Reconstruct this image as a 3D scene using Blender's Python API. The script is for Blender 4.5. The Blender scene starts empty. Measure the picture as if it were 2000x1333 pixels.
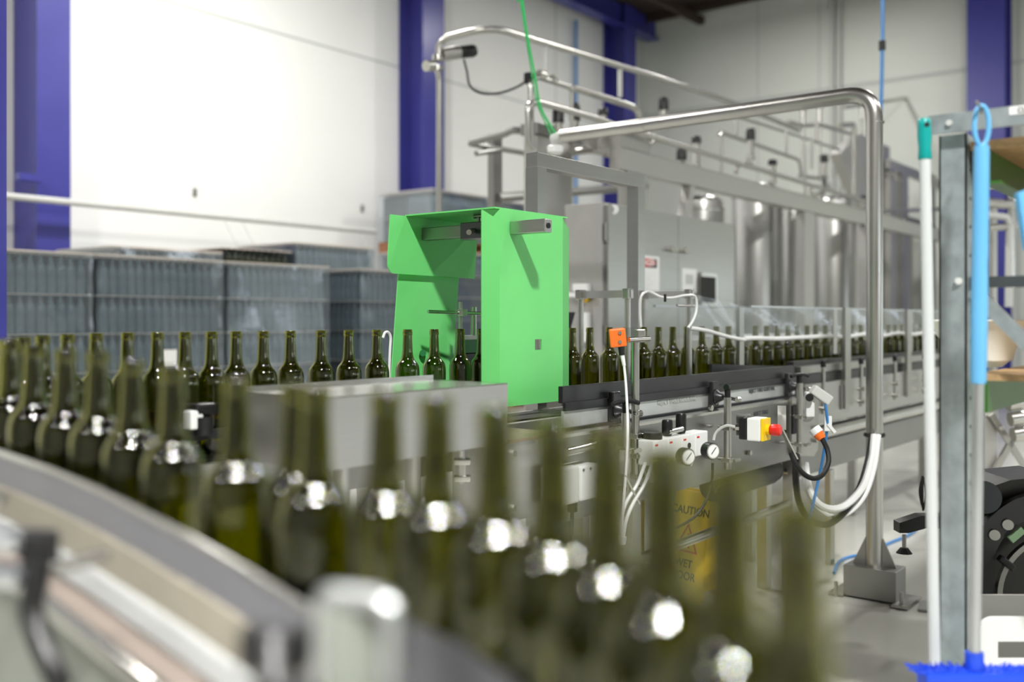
import bpy, bmesh, math, random
from mathutils import Vector, Matrix
R = random.Random(7)
PI = math.pi
C = bpy.context.scene.collection
# ------------------------------------------------------------------ measured camera: X runs along the bottling line, Y towards the white wall
F, CX, HY, HC = 1950.0, 1000.0, 626.0, 1.29
YAW = math.radians(38.0)
SN, CS = math.sin(YAW), math.cos(YAW)
def W(px, py, Z):
    xc = (px-CX)/F*Z
    return Vector((SN*xc+CS*Z, -CS*xc+SN*Z, HC-(py-HY)/F*Z))
def sD(px, D):
    r = (px-CX)/F
    return D*(CS+r*SN)/(SN-r*CS)
def onD(px, py, D):
    s = sD(px, D); Z = CS*s+SN*D
    return Vector((s, D, HC-(py-HY)/F*Z))
def onS(px, py, s):
    r = (px-CX)/F
    D = s*(SN-r*CS)/(CS+r*SN); Z = CS*s+SN*D
    return Vector((s, D, HC-(py-HY)/F*Z))
def floorpt(px, py, z=0.0):
    return W(px, py, F*(HC-z)/(py-HY))
RIGHT = Vector((SN, -CS, 0)); FWD = Vector((CS, SN, 0)); UP = Vector((0, 0, 1))

# ------------------------------------------------------------------ materials
def lin(c):
    return tuple(((v/255)/12.92 if v/255 <= .04045 else ((v/255+.055)/1.055)**2.4) for v in c)
def nodes(m):
    m.use_nodes = True
    return m.node_tree.nodes, m.node_tree.links
def mat(name, rgb, rough=.5, metal=0., noise=0., nscale=8., bump=0., bscale=40., trans=0., coat=0., aniso=0., stretch=(1, 1, 1), spec=.5, ior=1.45):
    m = bpy.data.materials.new(name); n, l = nodes(m)
    b = n['Principled BSDF']; col = (*lin(rgb), 1)
    b.inputs['Base Color'].default_value = col
    b.inputs['Roughness'].default_value = rough
    b.inputs['Metallic'].default_value = metal
    b.inputs['Transmission Weight'].default_value = trans
    b.inputs['Coat Weight'].default_value = coat
    b.inputs['Specular IOR Level'].default_value = spec
    b.inputs['IOR'].default_value = ior
    b.inputs['Anisotropic'].default_value = aniso
    if noise or bump:
        tc = n.new('ShaderNodeTexCoord'); mp = n.new('ShaderNodeMapping')
        mp.inputs['Scale'].default_value = stretch
        l.new(tc.outputs['Object'], mp.inputs['Vector'])
    if noise:
        t = n.new('ShaderNodeTexNoise'); t.inputs['Scale'].default_value = nscale; t.inputs['Detail'].default_value = 5
        l.new(mp.outputs['Vector'], t.inputs['Vector'])
        r = n.new('ShaderNodeValToRGB')
        lo = [max(0, c*(1-noise)) for c in col[:3]]; hi = [min(1, c*(1+noise)) for c in col[:3]]
        r.color_ramp.elements[0].color = (*lo, 1); r.color_ramp.elements[1].color = (*hi, 1)
        r.color_ramp.elements[0].position = .3; r.color_ramp.elements[1].position = .7
        l.new(t.outputs['Fac'], r.inputs['Fac']); l.new(r.outputs['Color'], b.inputs['Base Color'])
        mr = n.new('ShaderNodeMapRange'); mr.inputs['To Min'].default_value = max(.02, rough*(1-noise)); mr.inputs['To Max'].default_value = min(1, rough*(1+noise))
        l.new(t.outputs['Fac'], mr.inputs['Value']); l.new(mr.outputs['Result'], b.inputs['Roughness'])
    if bump:
        t2 = n.new('ShaderNodeTexNoise'); t2.inputs['Scale'].default_value = bscale
        l.new(mp.outputs['Vector'], t2.inputs['Vector'])
        bp = n.new('ShaderNodeBump'); bp.inputs['Strength'].default_value = bump; bp.inputs['Distance'].default_value = .01
        l.new(t2.outputs['Fac'], bp.inputs['Height']); l.new(bp.outputs['Normal'], b.inputs['Normal'])
    return m
def film(name, tint, amount=.1, rough=.08, bump=.4, bscale=14., haze=.0, hazecol=(235, 240, 240), edge=.8, gloss=(.95, .97, 1)):
    m = bpy.data.materials.new(name); n, l = nodes(m)
    n.remove(n['Principled BSDF']); out = n['Material Output']
    tr = n.new('ShaderNodeBsdfTransparent'); tr.inputs['Color'].default_value = (*tint, 1)
    gl = n.new('ShaderNodeBsdfGlossy'); gl.inputs['Roughness'].default_value = rough; gl.inputs['Color'].default_value = (*gloss, 1)
    tc = n.new('ShaderNodeTexCoord'); t = n.new('ShaderNodeTexNoise'); t.inputs['Scale'].default_value = bscale; t.inputs['Detail'].default_value = 3
    l.new(tc.outputs['Object'], t.inputs['Vector'])
    bp = n.new('ShaderNodeBump'); bp.inputs['Strength'].default_value = bump; bp.inputs['Distance'].default_value = .02
    l.new(t.outputs['Fac'], bp.inputs['Height']); l.new(bp.outputs['Normal'], gl.inputs['Normal'])
    lw = n.new('ShaderNodeLayerWeight'); lw.inputs['Blend'].default_value = .5
    pw = n.new('ShaderNodeMath'); pw.operation = 'POWER'; pw.inputs[1].default_value = 5; l.new(lw.outputs['Facing'], pw.inputs[0])
    ad = n.new('ShaderNodeMath'); ad.operation = 'MULTIPLY_ADD'; ad.inputs[1].default_value = edge; ad.inputs[2].default_value = amount; ad.use_clamp = True
    l.new(pw.outputs[0], ad.inputs[0])
    mx = n.new('ShaderNodeMixShader'); l.new(ad.outputs[0], mx.inputs[0]); l.new(tr.outputs[0], mx.inputs[1]); l.new(gl.outputs[0], mx.inputs[2])
    last = mx
    if haze:
        df = n.new('ShaderNodeBsdfDiffuse'); df.inputs['Color'].default_value = (*lin(hazecol), 1)
        m2 = n.new('ShaderNodeMixShader'); m2.inputs[0].default_value = haze
        l.new(mx.outputs[0], m2.inputs[1]); l.new(df.outputs[0], m2.inputs[2]); last = m2
    l.new(last.outputs[0], out.inputs['Surface'])
    return m
def glass(name, rgb, rough=.015, gloss=.08, ior=1.58):
    m = bpy.data.materials.new(name); n, l = nodes(m)
    n.remove(n['Principled BSDF']); out = n['Material Output']
    g = n.new('ShaderNodeBsdfRefraction'); g.inputs['Color'].default_value = (*rgb, 1); g.inputs['Roughness'].default_value = rough; g.inputs['IOR'].default_value = ior
    r = n.new('ShaderNodeBsdfGlossy'); r.inputs['Color'].default_value = (1, 1, 1, 1); r.inputs['Roughness'].default_value = gloss
    fr = n.new('ShaderNodeFresnel'); fr.inputs['IOR'].default_value = ior
    mx = n.new('ShaderNodeMixShader'); l.new(fr.outputs[0], mx.inputs[0]); l.new(g.outputs[0], mx.inputs[1]); l.new(r.outputs[0], mx.inputs[2])
    l.new(mx.outputs[0], out.inputs['Surface'])
    return m

M = {}
M['steel'] = mat('stainless', (184, 183, 178), .30, 1., .04, 5, aniso=.3)
M['steel_bright'] = mat('polished_stainless', (202, 201, 195), .22, 1., .04, 6)
M['steel_dull'] = mat('dull_stainless', (150, 150, 146), .42, 1., .06, 4)
M['steel_brushed'] = mat('brushed_stainless', (188, 188, 184), .30, 1., .03, 3, aniso=.5, stretch=(1, 1, 18))
M['steel_dark_reflect'] = mat('brushed_stainless_dark_reflect', (146, 146, 142), .28, 1., .03, 3, aniso=.5, stretch=(1, 1, 18))  # brushed stainless, its colour darkened to stand in for reflected dark surroundings
M['steel_sheet'] = mat('sheet_stainless', (190, 189, 185), .38, .9, .025, 9, stretch=(1, 1, 10))
M['galv'] = mat('galvanised', (158, 168, 170), .5, .6, .16, 26)
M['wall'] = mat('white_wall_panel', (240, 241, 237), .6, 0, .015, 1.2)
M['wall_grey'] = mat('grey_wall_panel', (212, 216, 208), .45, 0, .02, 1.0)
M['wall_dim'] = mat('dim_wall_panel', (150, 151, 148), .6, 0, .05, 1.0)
M['joint'] = mat('panel_joint', (188, 192, 188), .6)
M['floor'] = mat('sealed_concrete', (196, 196, 188), .22, 0, .10, .9, bump=.05, bscale=5)
M['ceil'] = mat('dark_roof', (58, 46, 40), .8, 0, .2, 2)
M['purple'] = mat('purple_paint', (62, 62, 142), .30, 0, .06, 3, bump=.06, bscale=9)
M['green_sheet'] = mat('green_plastic', (108, 206, 116), .38, 0, .03, 6)
M['green_sheet'].node_tree.nodes['Principled BSDF'].inputs['Subsurface Weight'].default_value = .0
M['black'] = mat('black_plastic', (22, 22, 23), .35, 0, .1, 20)
M['rubber'] = mat('black_rubber', (14, 14, 15), .55)
M['rail_black'] = mat('black_guide_plastic', (38, 38, 40), .33, 0, .12, 12, stretch=(1, 8, 8))
M['alu'] = mat('aluminium', (200, 203, 204), .32, .9, .05, 7)
M['alu_strip'] = mat('anodised_strip', (205, 208, 206), .45, .55, .05, 8)
M['chain'] = mat('conveyor_chain', (30, 30, 31), .42, .2, .2, 60)
M['beige'] = mat('beige_wear_strip', (126, 121, 108), .5, 0, .08, 12)
M['pink'] = mat('copper_tinted_strip', (112, 102, 95), .5, .1, .1, 14)
M['white_pl'] = mat('white_plastic', (226, 228, 226), .35, 0, .02, 5)
M['grey_pl'] = mat('pale_grey_plastic', (196, 198, 194), .42, 0, .03, 5)
M['orange'] = mat('orange_plastic', (238, 112, 34), .4, 0, .03, 9)
M['red'] = mat('red_plastic', (214, 40, 32), .3)
M['yellow'] = mat('yellow_plastic', (232, 196, 24), .42, 0, .04, 6)
M['blue_lt'] = mat('light_blue_plastic', (100, 172, 220), .36, 0, .03, 5)
M['blue'] = mat('royal_blue_plastic', (28, 72, 206), .38, 0, .05, 8)
M['blue_hose'] = mat('blue_hose', (60, 130, 196), .4)
M['teal'] = mat('teal_plastic', (0, 150, 146), .36, 0, .03, 5)
M['green_rope'] = mat('green_rope', (40, 176, 92), .6)
M['green_steel'] = mat('green_paint_steel', (52, 100, 34), .35, 0, .1, 8)
M['chip'] = mat('chipboard', (172, 142, 102), .75, 0, .2, 70)
M['wood'] = mat('pallet_wood', (150, 104, 74), .8, 0, .25, 12, stretch=(1, 6, 6))
M['divider'] = mat('divider_sheet', (206, 196, 186), .7)
M['paper'] = mat('white_paper', (232, 232, 230), .6)
M['print'] = mat('dark_print', (70, 72, 76), .7)
M['ink'] = mat('black_ink', (16, 16, 16), .6)
M['sign_red'] = mat('sign_red', (196, 34, 34), .45)
M['screen'] = mat('black_screen', (3, 3, 4), .5)
M['pallet_glass'] = mat('stacked_bottle_glass', (96, 110, 116), .12, 0, .2, 10)
M['pallet_core'] = mat('dark_bottle_core', (62, 72, 76), .35, 0, .3, 9)
M['dark_glass'] = mat('dark_stacked_glass', (24, 30, 14), .15, 0, .2, 10)
M['gauge'] = mat('gauge_face', (222, 224, 222), .25)
M['clear'] = film('clear_bowl', (.86, .88, .86), .08, .05, .1)
M['wrap'] = film('stretch_wrap', (.82, .87, .90), .16, .12, .30, 3.5, .08, (190, 205, 215))
M['film'] = film('clear_cover_film', (.95, .96, .97), .06, .12, .14, 9., .035, edge=.6)
M['bottle'] = glass('olive_bottle_glass', (.53, .535, .08))
M['tub'] = mat('white_tub', (222, 224, 222), .4)
M['bag'] = mat('cream_plastic', (240, 240, 230), .38)
M['motor'] = mat('motor_grey', (84, 82, 76), .5, .2, .1, 12)
M['grey_paint'] = mat('grey_enamel', (124, 128, 120), .4, .2, .05, 5)
M['pcb'] = mat('green_board', (30, 110, 60), .4)

# ------------------------------------------------------------------ mesh building
def rounded(pts, rad, n=6):
    pts = [Vector(p) for p in pts]; out = [pts[0]]
    for i in range(1, len(pts)-1):
        a, b, c = pts[i-1], pts[i], pts[i+1]
        r = min(rad, (a-b).length*.48, (c-b).length*.48)
        p, q = b+(a-b).normalized()*r, b+(c-b).normalized()*r
        for k in range(n+1):
            t = k/n; out.append(p*(1-t)**2+b*2*t*(1-t)+q*t*t)
    out.append(pts[-1]); return out
def smooth(pts, n=6):
    P = [Vector(p) for p in pts]; P = [2*P[0]-P[1]]+P+[2*P[-1]-P[-2]]; out = []
    for i in range(1, len(P)-2):
        for k in range(n):
            t = k/n; a, b, c, d = P[i-1:i+3]
            out.append(.5*((2*b)+(c-a)*t+(2*a-5*b+4*c-d)*t*t+(-a+3*b-3*c+d)*t**3))
    out.append(P[-2]); return out
class MB:
    def __init__(s): s.b = bmesh.new()
    def box(s, lo, hi, bev=0):
        lo, hi = Vector(lo), Vector(hi)
        lo, hi = Vector(map(min, lo, hi)), Vector(map(max, lo, hi))
        return s.obox((lo+hi)/2, hi-lo, None, bev)
    def obox(s, c, size, rot=None, bev=0):
        r = bmesh.ops.create_cube(s.b, size=1)
        m = Matrix.Translation(Vector(c)) @ (rot.to_4x4() if rot else Matrix.Identity(4)) @ Matrix.Diagonal((*size, 1))
        bmesh.ops.transform(s.b, matrix=m, verts=r['verts'])
        if bev:
            ed = {e for v in r['verts'] for e in v.link_edges}
            bmesh.ops.bevel(s.b, geom=list(ed), offset=bev, segments=2, affect='EDGES', profile=.6)
        return s
    def beam(s, p0, p1, w, h, bev=0, up=UP):
        p0, p1 = Vector(p0), Vector(p1); d = p1-p0; x = d.normalized()
        y = up.cross(x)
        if y.length < 1e-4: y = Vector((0, 1, 0))
        y.normalize(); z = x.cross(y)
        return s.obox((p0+p1)/2, (d.length, w, h), Matrix((x, y, z)).transposed(), bev)
    def tube(s, pts, r, seg=12, cap=True, radii=None):
        pts = [Vector(p) for p in pts]; n = len(pts); rings = []
        t0 = (pts[1]-pts[0]).normalized(); u = t0.orthogonal().normalized()
        for i, p in enumerate(pts):
            t = (pts[min(i+1, n-1)]-pts[max(i-1, 0)]).normalized()
            u = u-t*u.dot(t)
            u = u.normalized() if u.length > 1e-6 else t.orthogonal().normalized()
            v = t.cross(u); rr = radii[i] if radii else r
            rings.append([s.b.verts.new(p+(u*math.cos(2*PI*k/seg)+v*math.sin(2*PI*k/seg))*rr) for k in range(seg)])
        for a, b in zip(rings, rings[1:]):
            for k in range(seg): s.b.faces.new((a[k], a[(k+1) % seg], b[(k+1) % seg], b[k]))
        if cap:
            s.b.faces.new(rings[0][::-1]); s.b.faces.new(rings[-1])
        return s
    def cyl(s, p0, p1, r, seg=16, r1=None):
        return s.tube([p0, p1], r, seg, True, [r, r if r1 is None else r1])
    def lathe(s, prof, c=(0, 0, 0), seg=32, axis=None, close=False):
        c = Vector(c); z = Vector(axis).normalized() if axis else UP
        x = z.orthogonal().normalized() if axis else Vector((1, 0, 0)); y = z.cross(x); rings = []
        for r, h in prof:
            if r < 1e-6: rings.append([s.b.verts.new(c+z*h)])
            else: rings.append([s.b.verts.new(c+z*h+(x*math.cos(2*PI*k/seg)+y*math.sin(2*PI*k/seg))*r) for k in range(seg)])
        for a, b in zip(rings, rings[1:]):
            for k in range(seg):
                k2 = (k+1) % seg
                if len(a) == 1 and len(b) == 1: continue
                if len(a) == 1: s.b.faces.new((a[0], b[k2], b[k]))
                elif len(b) == 1: s.b.faces.new((a[k], a[k2], b[0]))
                else: s.b.faces.new((a[k], a[k2], b[k2], b[k]))
        return s
    def prism(s, poly, d):
        poly = [Vector(p) for p in poly]; d = Vector(d)
        a = [s.b.verts.new(p) for p in poly]; b = [s.b.verts.new(p+d) for p in poly]; n = len(a)
        s.b.faces.new(a[::-1]); s.b.faces.new(b)
        for k in range(n): s.b.faces.new((a[k], a[(k+1) % n], b[(k+1) % n], b[k]))
        return s
    def strip(s, left, right, d):
        # a band between two polylines, thickened by vector d
        d = Vector(d); L = [Vector(p) for p in left]; Q = [Vector(p) for p in right]
        v = [[s.b.verts.new(p) for p in row] for row in (L, Q, [q+d for q in Q], [p+d for p in L])]
        for i in range(len(L)-1):
            for a in range(4):
                b = (a+1) % 4
                s.b.faces.new((v[a][i], v[a][i+1], v[b][i+1], v[b][i]))
        for i in (0, -1): s.b.faces.new([v[a][i] for a in range(4)])
        return s
    def grid(s, fn, nu, nv):
        g = [[s.b.verts.new(fn(i/nu, j/nv)) for j in range(nv+1)] for i in range(nu+1)]
        for i in range(nu):
            for j in range(nv): s.b.faces.new((g[i][j], g[i+1][j], g[i+1][j+1], g[i][j+1]))
        return s
    def build(s, name, m, parent=None, sm=False):
        bmesh.ops.recalc_face_normals(s.b, faces=s.b.faces)
        me = bpy.data.meshes.new(name); s.b.to_mesh(me); s.b.free()
        me.materials.append(M[m] if isinstance(m, str) else m)
        if sm:
            me.polygons.foreach_set('use_smooth', [True]*len(me.polygons))
            me.set_sharp_from_angle(angle=math.radians(38))
        o = bpy.data.objects.new(name, me); C.objects.link(o)
        if parent: attach(o, parent)
        return o
def attach(o, parent):
    o.parent = parent
    if not parent.parent: o.matrix_parent_inverse = Matrix.Translation(-parent.location)
def tag(o, label=None, cat=None, group=None, kind=None):
    for k, v in (('label', label), ('category', cat), ('group', group), ('kind', kind)):
        if v: o[k] = v
    return o
def thing(name, label, cat, loc=(0, 0, 0), group=None):
    o = bpy.data.objects.new(name, None); C.objects.link(o); o.location = loc; o.empty_display_size = .1
    return tag(o, label, cat, group)
def struct(mb, name, m, sm=False): return tag(mb.build(name, m, None, sm), kind='structure')
def single(mb, name, m, label, cat, group=None, sm=False): return tag(mb.build(name, m, None, sm), label, cat, group)
def text(name, body, m, parent, origin, xdir, ydir, size, align='LEFT'):
    cu = bpy.data.curves.new(name, 'FONT'); cu.body = body; cu.size = size; cu.extrude = .0004; cu.offset = size*.018; cu.align_x = align
    t = bpy.data.objects.new(name, cu); C.objects.link(t)
    me = bpy.data.meshes.new_from_object(t.evaluated_get(bpy.context.evaluated_depsgraph_get()))
    bpy.data.objects.remove(t); bpy.data.curves.remove(cu)
    x = Vector(xdir).normalized(); y = Vector(ydir).normalized(); z = x.cross(y)
    mt = Matrix((x, y, z)).transposed().to_4x4(); mt.translation = Vector(origin); me.transform(mt)
    me.materials.clear(); me.materials.append(M[m])
    o = bpy.data.objects.new(name, me); C.objects.link(o); attach(o, parent); return o
ORD = ['first', 'second', 'third', 'fourth', 'fifth', 'sixth', 'seventh', 'eighth', 'ninth', 'tenth', 'eleventh', 'twelfth', 'thirteenth', 'fourteenth', 'fifteenth',
       'sixteenth', 'seventeenth', 'eighteenth', 'nineteenth', 'twentieth', 'twenty-first', 'twenty-second', 'twenty-third', 'twenty-fourth', 'twenty-fifth', 'twenty-sixth',
       'twenty-seventh', 'twenty-eighth', 'twenty-ninth', 'thirtieth', 'thirty-first', 'thirty-second', 'thirty-third', 'thirty-fourth', 'thirty-fifth', 'thirty-sixth']

# ------------------------------------------------------------------ the hall
WY, WX, CZ = 10.5, 17.6, 7.35
struct(MB().box((-7, -9, -.12), (WX+.2, WY+.2, 0)), 'floor', 'floor')
struct(MB().box((-7, -9, CZ), (WX+.2, WY+.2, CZ+.1)), 'ceiling', 'ceil')
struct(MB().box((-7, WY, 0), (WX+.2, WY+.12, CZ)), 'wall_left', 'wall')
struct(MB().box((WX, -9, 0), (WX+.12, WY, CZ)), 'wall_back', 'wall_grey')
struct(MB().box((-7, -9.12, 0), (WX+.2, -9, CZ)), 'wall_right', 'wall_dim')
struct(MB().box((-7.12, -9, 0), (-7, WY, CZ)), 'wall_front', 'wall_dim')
tn = [0]
def trim(mb, m):
    tn[0] += 1
    return struct(mb, 'trim_%d' % tn[0], m)
zj = onD(315, 0, WY).z
trim(MB().box((-7, WY-.006, zj-.012), (WX, WY, zj+.012)), 'joint')
zj = onS(1720, 160, WX).z
trim(MB().box((WX-.012, -9, zj-.03), (WX, WY, zj+.03)), 'joint')
for px in (1480, 1600, 1990):
    y = onS(px, 100, WX).y
    trim(MB().box((WX-.006, y-.012, 0), (WX, y+.012, CZ)), 'joint')
for px in (1085,):
    s = sD(px, WY)
    trim(MB().box((s-.01, WY-.005, 0), (s+.01, WY, CZ)), 'joint')
# roof steelwork over the far corner
for x in (5.5, 8.5, 11.5, 14.5, 17.2):
    trim(MB().box((x, -8.9, CZ-.16), (x+.09, WY, CZ)), 'ceil')
trim(MB().box((-6.9, WY-1.5, CZ-.3), (WX, WY-1.38, CZ-.16)), 'ceil')
# purple I section columns
def column(x, y0, y1, w, label=None, alongx=True):
    m = MB(); t = .02
    if alongx:
        m.box((x-w/2, y0, 0), (x+w/2, y0+t, CZ-.02)); m.box((x-w/2, y1-t, 0), (x+w/2, y1, CZ-.02)); m.box((x-t/2, y0+t, 0), (x+t/2, y1-t, CZ-.02))
    else:
        m.box((y0, x-w/2, 0), (y0+t, x+w/2, CZ-.02)); m.box((y1-t, x-w/2, 0), (y1, x+w/2, CZ-.02)); m.box((y0+t, x-t/2, 0), (y1-t, x+t/2, CZ-.02))
    return struct(m, 'steel_column', 'purple')
a, b = sD(72, 10.0), sD(138, 10.0); struct(MB().box((a, 10.0, 0), (b, 10.49, CZ-.02)), 'steel_column', 'purple')
a, b = sD(826, 10.0), sD(868, 10.0); column((a+b)/2, 10.0, 10.49, b-a)
a, b = sD(1213, 10.0), sD(1250, 10.0); column((a+b)/2, 10.0, 10.49, .42)
yb = onS(1925, 100, 17.1).y
column(yb, 17.1, 17.59, .56, None, False)
m = MB(); m.box((-6.9, 10.08, CZ-.42), (WX-.02, 10.12, CZ-.02)); m.box((-6.9, 9.98, CZ-.44), (WX-.02, 10.25, CZ-.42))
struct(m, 'eaves_beam', 'purple')
s13 = sD(13, 4.2)
struct(MB().box((s13-.34, 4.2, 0), (s13, 4.32, CZ-.05)), 'steel_column', 'purple')
# bracket on the first column
p = onD(52, 345, 9.98)
single(MB().box((p.x-.12, 9.88, p.z-.05), (p.x+.12, 9.98, p.z+.02)), 'wall_bracket', 'purple', 'small purple bracket plate on the leftmost tall purple column', 'bracket')
# pale pipe along the white wall, with hanging rods
t = thing('wall_pipe', 'pale horizontal pipe running in front of the white wall and purple column', 'pipe', (sD(400, 9.8), 9.8, 2.4))
zp = onD(300, 411, 9.8).z
MB().cyl((sD(-40, 9.8), 9.8, zp), (sD(733, 9.8), 9.8, zp), .036).build('pipe', 'grey_pl', t, True)
for px in (470, 435, 700):
    q = Vector((sD(px, 9.8), 9.8, zp)); MB().cyl(q, q+Vector((.12, -.25, -.5)), .006, 6).build('hanger_rod', 'grey_pl', t)
for px, py in ((380, 376), (707, 407)):
    q = onD(px, py, WY); single(MB().obox(q, (.05, .04, .1), None, .01), 'wall_hook', 'steel_dull', 'small dark hook on the white wall %s' % ('above the pipe, left one' if px < 500 else 'beside the tall wrapped stack, right one'), 'hook', 'hooks on the white wall')
s = sD(1125, 10.4)
single(MB().cyl((s, 10.4, 0), (s, 10.4, onD(1125, 40, 10.4).z), .03), 'air_pipe', 'blue_hose', 'thin blue vertical pipe on the wall near the far corner', 'pipe', sm=True)
for i, px in enumerate((1626, 1640)):
    q = onS(px, 100, WX-.06)
    single(MB().cyl((q.x, q.y, 1.5), (q.x, q.y, CZ-.02), .035), 'conduit', 'grey_pl', 'grey vertical conduit on the back wall, %s of the pair' % ('left' if i == 0 else 'right'), 'conduit', 'conduits on the back wall', sm=True)

# ------------------------------------------------------------------ bottles
OUT = [(.0380, .178), (.0377, .186), (.0369, .1935), (.0354, .2005), (.0330, .2065), (.0298, .2112), (.0263, .2150), (.0231, .2190), (.0205, .2238), (.0186, .2300), (.0171, .2380), (.0163, .2470), (.0158, .2570), (.0150, .2780), (.0143, .2955)]
PROF = [(0, .03), (.02, .022), (.032, .003), (.0355, .001), (.0375, .006), (.038, .015)]+OUT+[(.0142, .297), (.0154, .2985), (.0155, .308), (.0148, .310), (.0148, .3145), (.0138, .316), (.0102, .316), (.0098, .312)]
PROF += [(max(.0100, r-.0034), z-(.0015 if .19 < z < .235 else 0)) for r, z in OUT[::-1]]+[(.0346, .018), (.033, .012), (.02, .027), (0, .035)]
bm0 = MB().lathe(PROF, (0, 0, 0), 44)
bottle0 = bm0.build('wine_bottle', 'bottle', None, True)
bottle_used = [False]
def bottle(x, y, z, label, group):
    if not bottle_used[0]: o = bottle0; bottle_used[0] = True
    else: o = bottle0.copy(); C.objects.link(o)
    o.location = (x, y, z); o.rotation_euler = (0, 0, R.uniform(0, 6))
    return tag(o, label, 'bottle', group)
LZ = .945                      # main line surface
LD = 2.21                      # main line centre
left_px = [940, 899, 848, 796, 736, 681, 627, 567, 514, 461, 413, 361, 307, 249]
for i, px in enumerate(left_px):
    dd = 0
    bottle(sD(px, LD+dd), LD+dd, LZ, 'empty olive green wine bottle on the far line, %s leftward from the green hood panel' % ORD[i], 'bottles on the line left of the hood')
ARC0 = sD(249, LD)
arcp = [(ARC0-.46*math.sin(a), 1.75+.46*math.cos(a)) for a in (.185, .37, .555, .735, .915, 1.095, 1.28)]
for i, (x, y) in enumerate(arcp):
    bottle(x, y, LZ-.0012*(i+1), 'empty green wine bottle on the far left bend, %s after the straight line' % ORD[i], 'bottles on the bend')
right_px = [1118, 1152, 1190, 1222, 1257, 1286, 1314, 1342, 1371, 1399, 1423, 1448, 1475, 1497, 1518, 1539, 1557, 1576, 1593, 1612, 1629, 1646, 1664, 1681, 1697, 1735, 1748, 1761, 1783, 1797, 1811, 1826, 1840]
for i, px in enumerate(right_px):
    dd = R.uniform(-.006, .006) if px < 1440 else R.uniform(-.008, .008)
    bottle(sD(px, LD+dd), LD+dd, LZ, 'empty olive green wine bottle, %s rightward from the green hood%s' % (ORD[i], '' if px < 1440 else ', under the clear cover'), 'bottles on the line right of the hood')
# cross run in front of the camera: pixel column, pixel row of the mouth, depth
near = [(1560, 988, .495), (1425, 920, .570), (1296, 874, .643), (1184, 840, .714), (1079, 820, .782), (968, 797, .845), (852, 776, .90), (754, 768, .96), (616, 760, 1.0), (577, 752, 1.077),
        (462, 739, 1.125), (338, 716, 1.225), (258, 704, 1.32), (191, 686, 1.40), (128, 683, 1.48), (66, 676, 1.58), (20, 668, 1.68)]
near_pts = []
for i, (px, py, Z) in enumerate(near):
    p = W(px, py, Z); near_pts.append(p)
    bottle(p.x, p.y, p.z-.316, 'blurred olive green wine bottle in the near row, %s from its nearest end' % ORD[i], 'bottles in the near row')

# ------------------------------------------------------------------ near conveyor (cross run) : path of the bottle bases
path = [Vector((.30, .06, .88)), Vector((.37, .115, .884))]+[Vector((p.x, p.y, p.z-.316)) for p in near_pts if True]
# a smooth monotone centre line fitted through the bottle feet
def centre(D):
    P = [(-.05, .24, .88), (.06, .36, .88), (.192, .478, .880), (.33, .568, .887), (.459, .637, .894), (.608, .668, .901), (.76, .680, .905), (.933, .693, .9085), (1.32, .742, .9185), (1.55, .775, .925), (1.70, .812, .932), (1.9, .90, .936)]
    for (d0, s0, z0), (d1, s1, z1) in zip(P, P[1:]):
        if D <= d1: t = (D-d0)/(d1-d0); return Vector((s0+(s1-s0)*t, D, z0+(z1-z0)*t))
    return Vector((P[-1][1], D, P[-1][2]))
cl = smooth([centre(d) for d in (-.05, .06, .192, .33, .459, .608, .76, .933, 1.32, 1.55, 1.70)]+[Vector((x, y, LZ-.0012*(7-i))) for i, (x, y) in enumerate(arcp[::-1])]+[Vector((ARC0, LD, LZ))], 5)
def offset(line, o, dz=0.):
    out = []
    for i, p in enumerate(line):
        t = line[min(i+1, len(line)-1)]-line[max(i-1, 0)]; t.z = 0; t.normalize()
        out.append(p+Vector((-t.y, t.x, 0))*o+Vector((0, 0, dz)))
    return out
nc = thing('bottle_conveyor', 'blurred near bottle conveyor crossing the foreground with curved guide rail', 'conveyor', (.6, .6, 0))
MB().strip(offset(cl, -.055, -.002), offset(cl, .055, -.002), (0, 0, -.02)).build('chain', 'chain', nc)
MB().strip(offset(cl, -.075, -.03), offset(cl, .075, -.03), (0, 0, -.10)).build('bed', 'steel_dull', nc)
# camera side guide: measured rail line
RAILY = [(-200, 836), (-80, 862), (0, 885), (100, 920), (200, 962), (300, 1013), (400, 1066), (500, 1125), (600, 1188), (690, 1240), (780, 1290), (900, 1360)]
def railz(s_, D):
    xc = SN*s_-CS*D; Z = CS*s_+SN*D; px = CX+xc/Z*F
    for (a, ya), (b, yb_) in zip(RAILY, RAILY[1:]):
        if px <= b: y = ya+(yb_-ya)*(px-a)/(b-a); return HC-(y-HY)/F*Z
    return HC-(RAILY[-1][1]-HY)/F*Z
rail = []
for k in range(50):
    D = .46+(1.72-.46)*k/49
    x = centre(D).x-.064; rail.append(Vector((x, D, railz(x, D))))
def inner(p): return p
MB().strip(rail, [p+Vector((0, 0, -.046)) for p in rail], (-.005, 0, 0)).build('guide_rail', mat('smoked_guide_rail', (118, 118, 124), .3, .35, .06, 10), nc)
MB().tube([p+Vector((-.002, 0, .001)) for p in rail], .0045, 8).build('guide_rail_edge', 'steel_bright', nc, True)
MB().strip([p+Vector((-.004, 0, -.046)) for p in rail], [p+Vector((-.010, 0, -.088)) for p in rail], (-.006, 0, 0)).build('wear_strip', 'beige', nc)
mb = MB()
L1 = [p+Vector((-.016, 0, -.085)) for p in rail]; L2 = [p+Vector((-.020, 0, -.112)) for p in rail]
for i in range(len(L1)-1):
    for k in range(9):
        a0, a1 = k/9, (k+.62)/9
        mb.strip([L1[i].lerp(L1[i+1], a0), L1[i].lerp(L1[i+1], a1)], [L2[i].lerp(L2[i+1], a0), L2[i].lerp(L2[i+1], a1)], (-.008, 0, 0))
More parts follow.
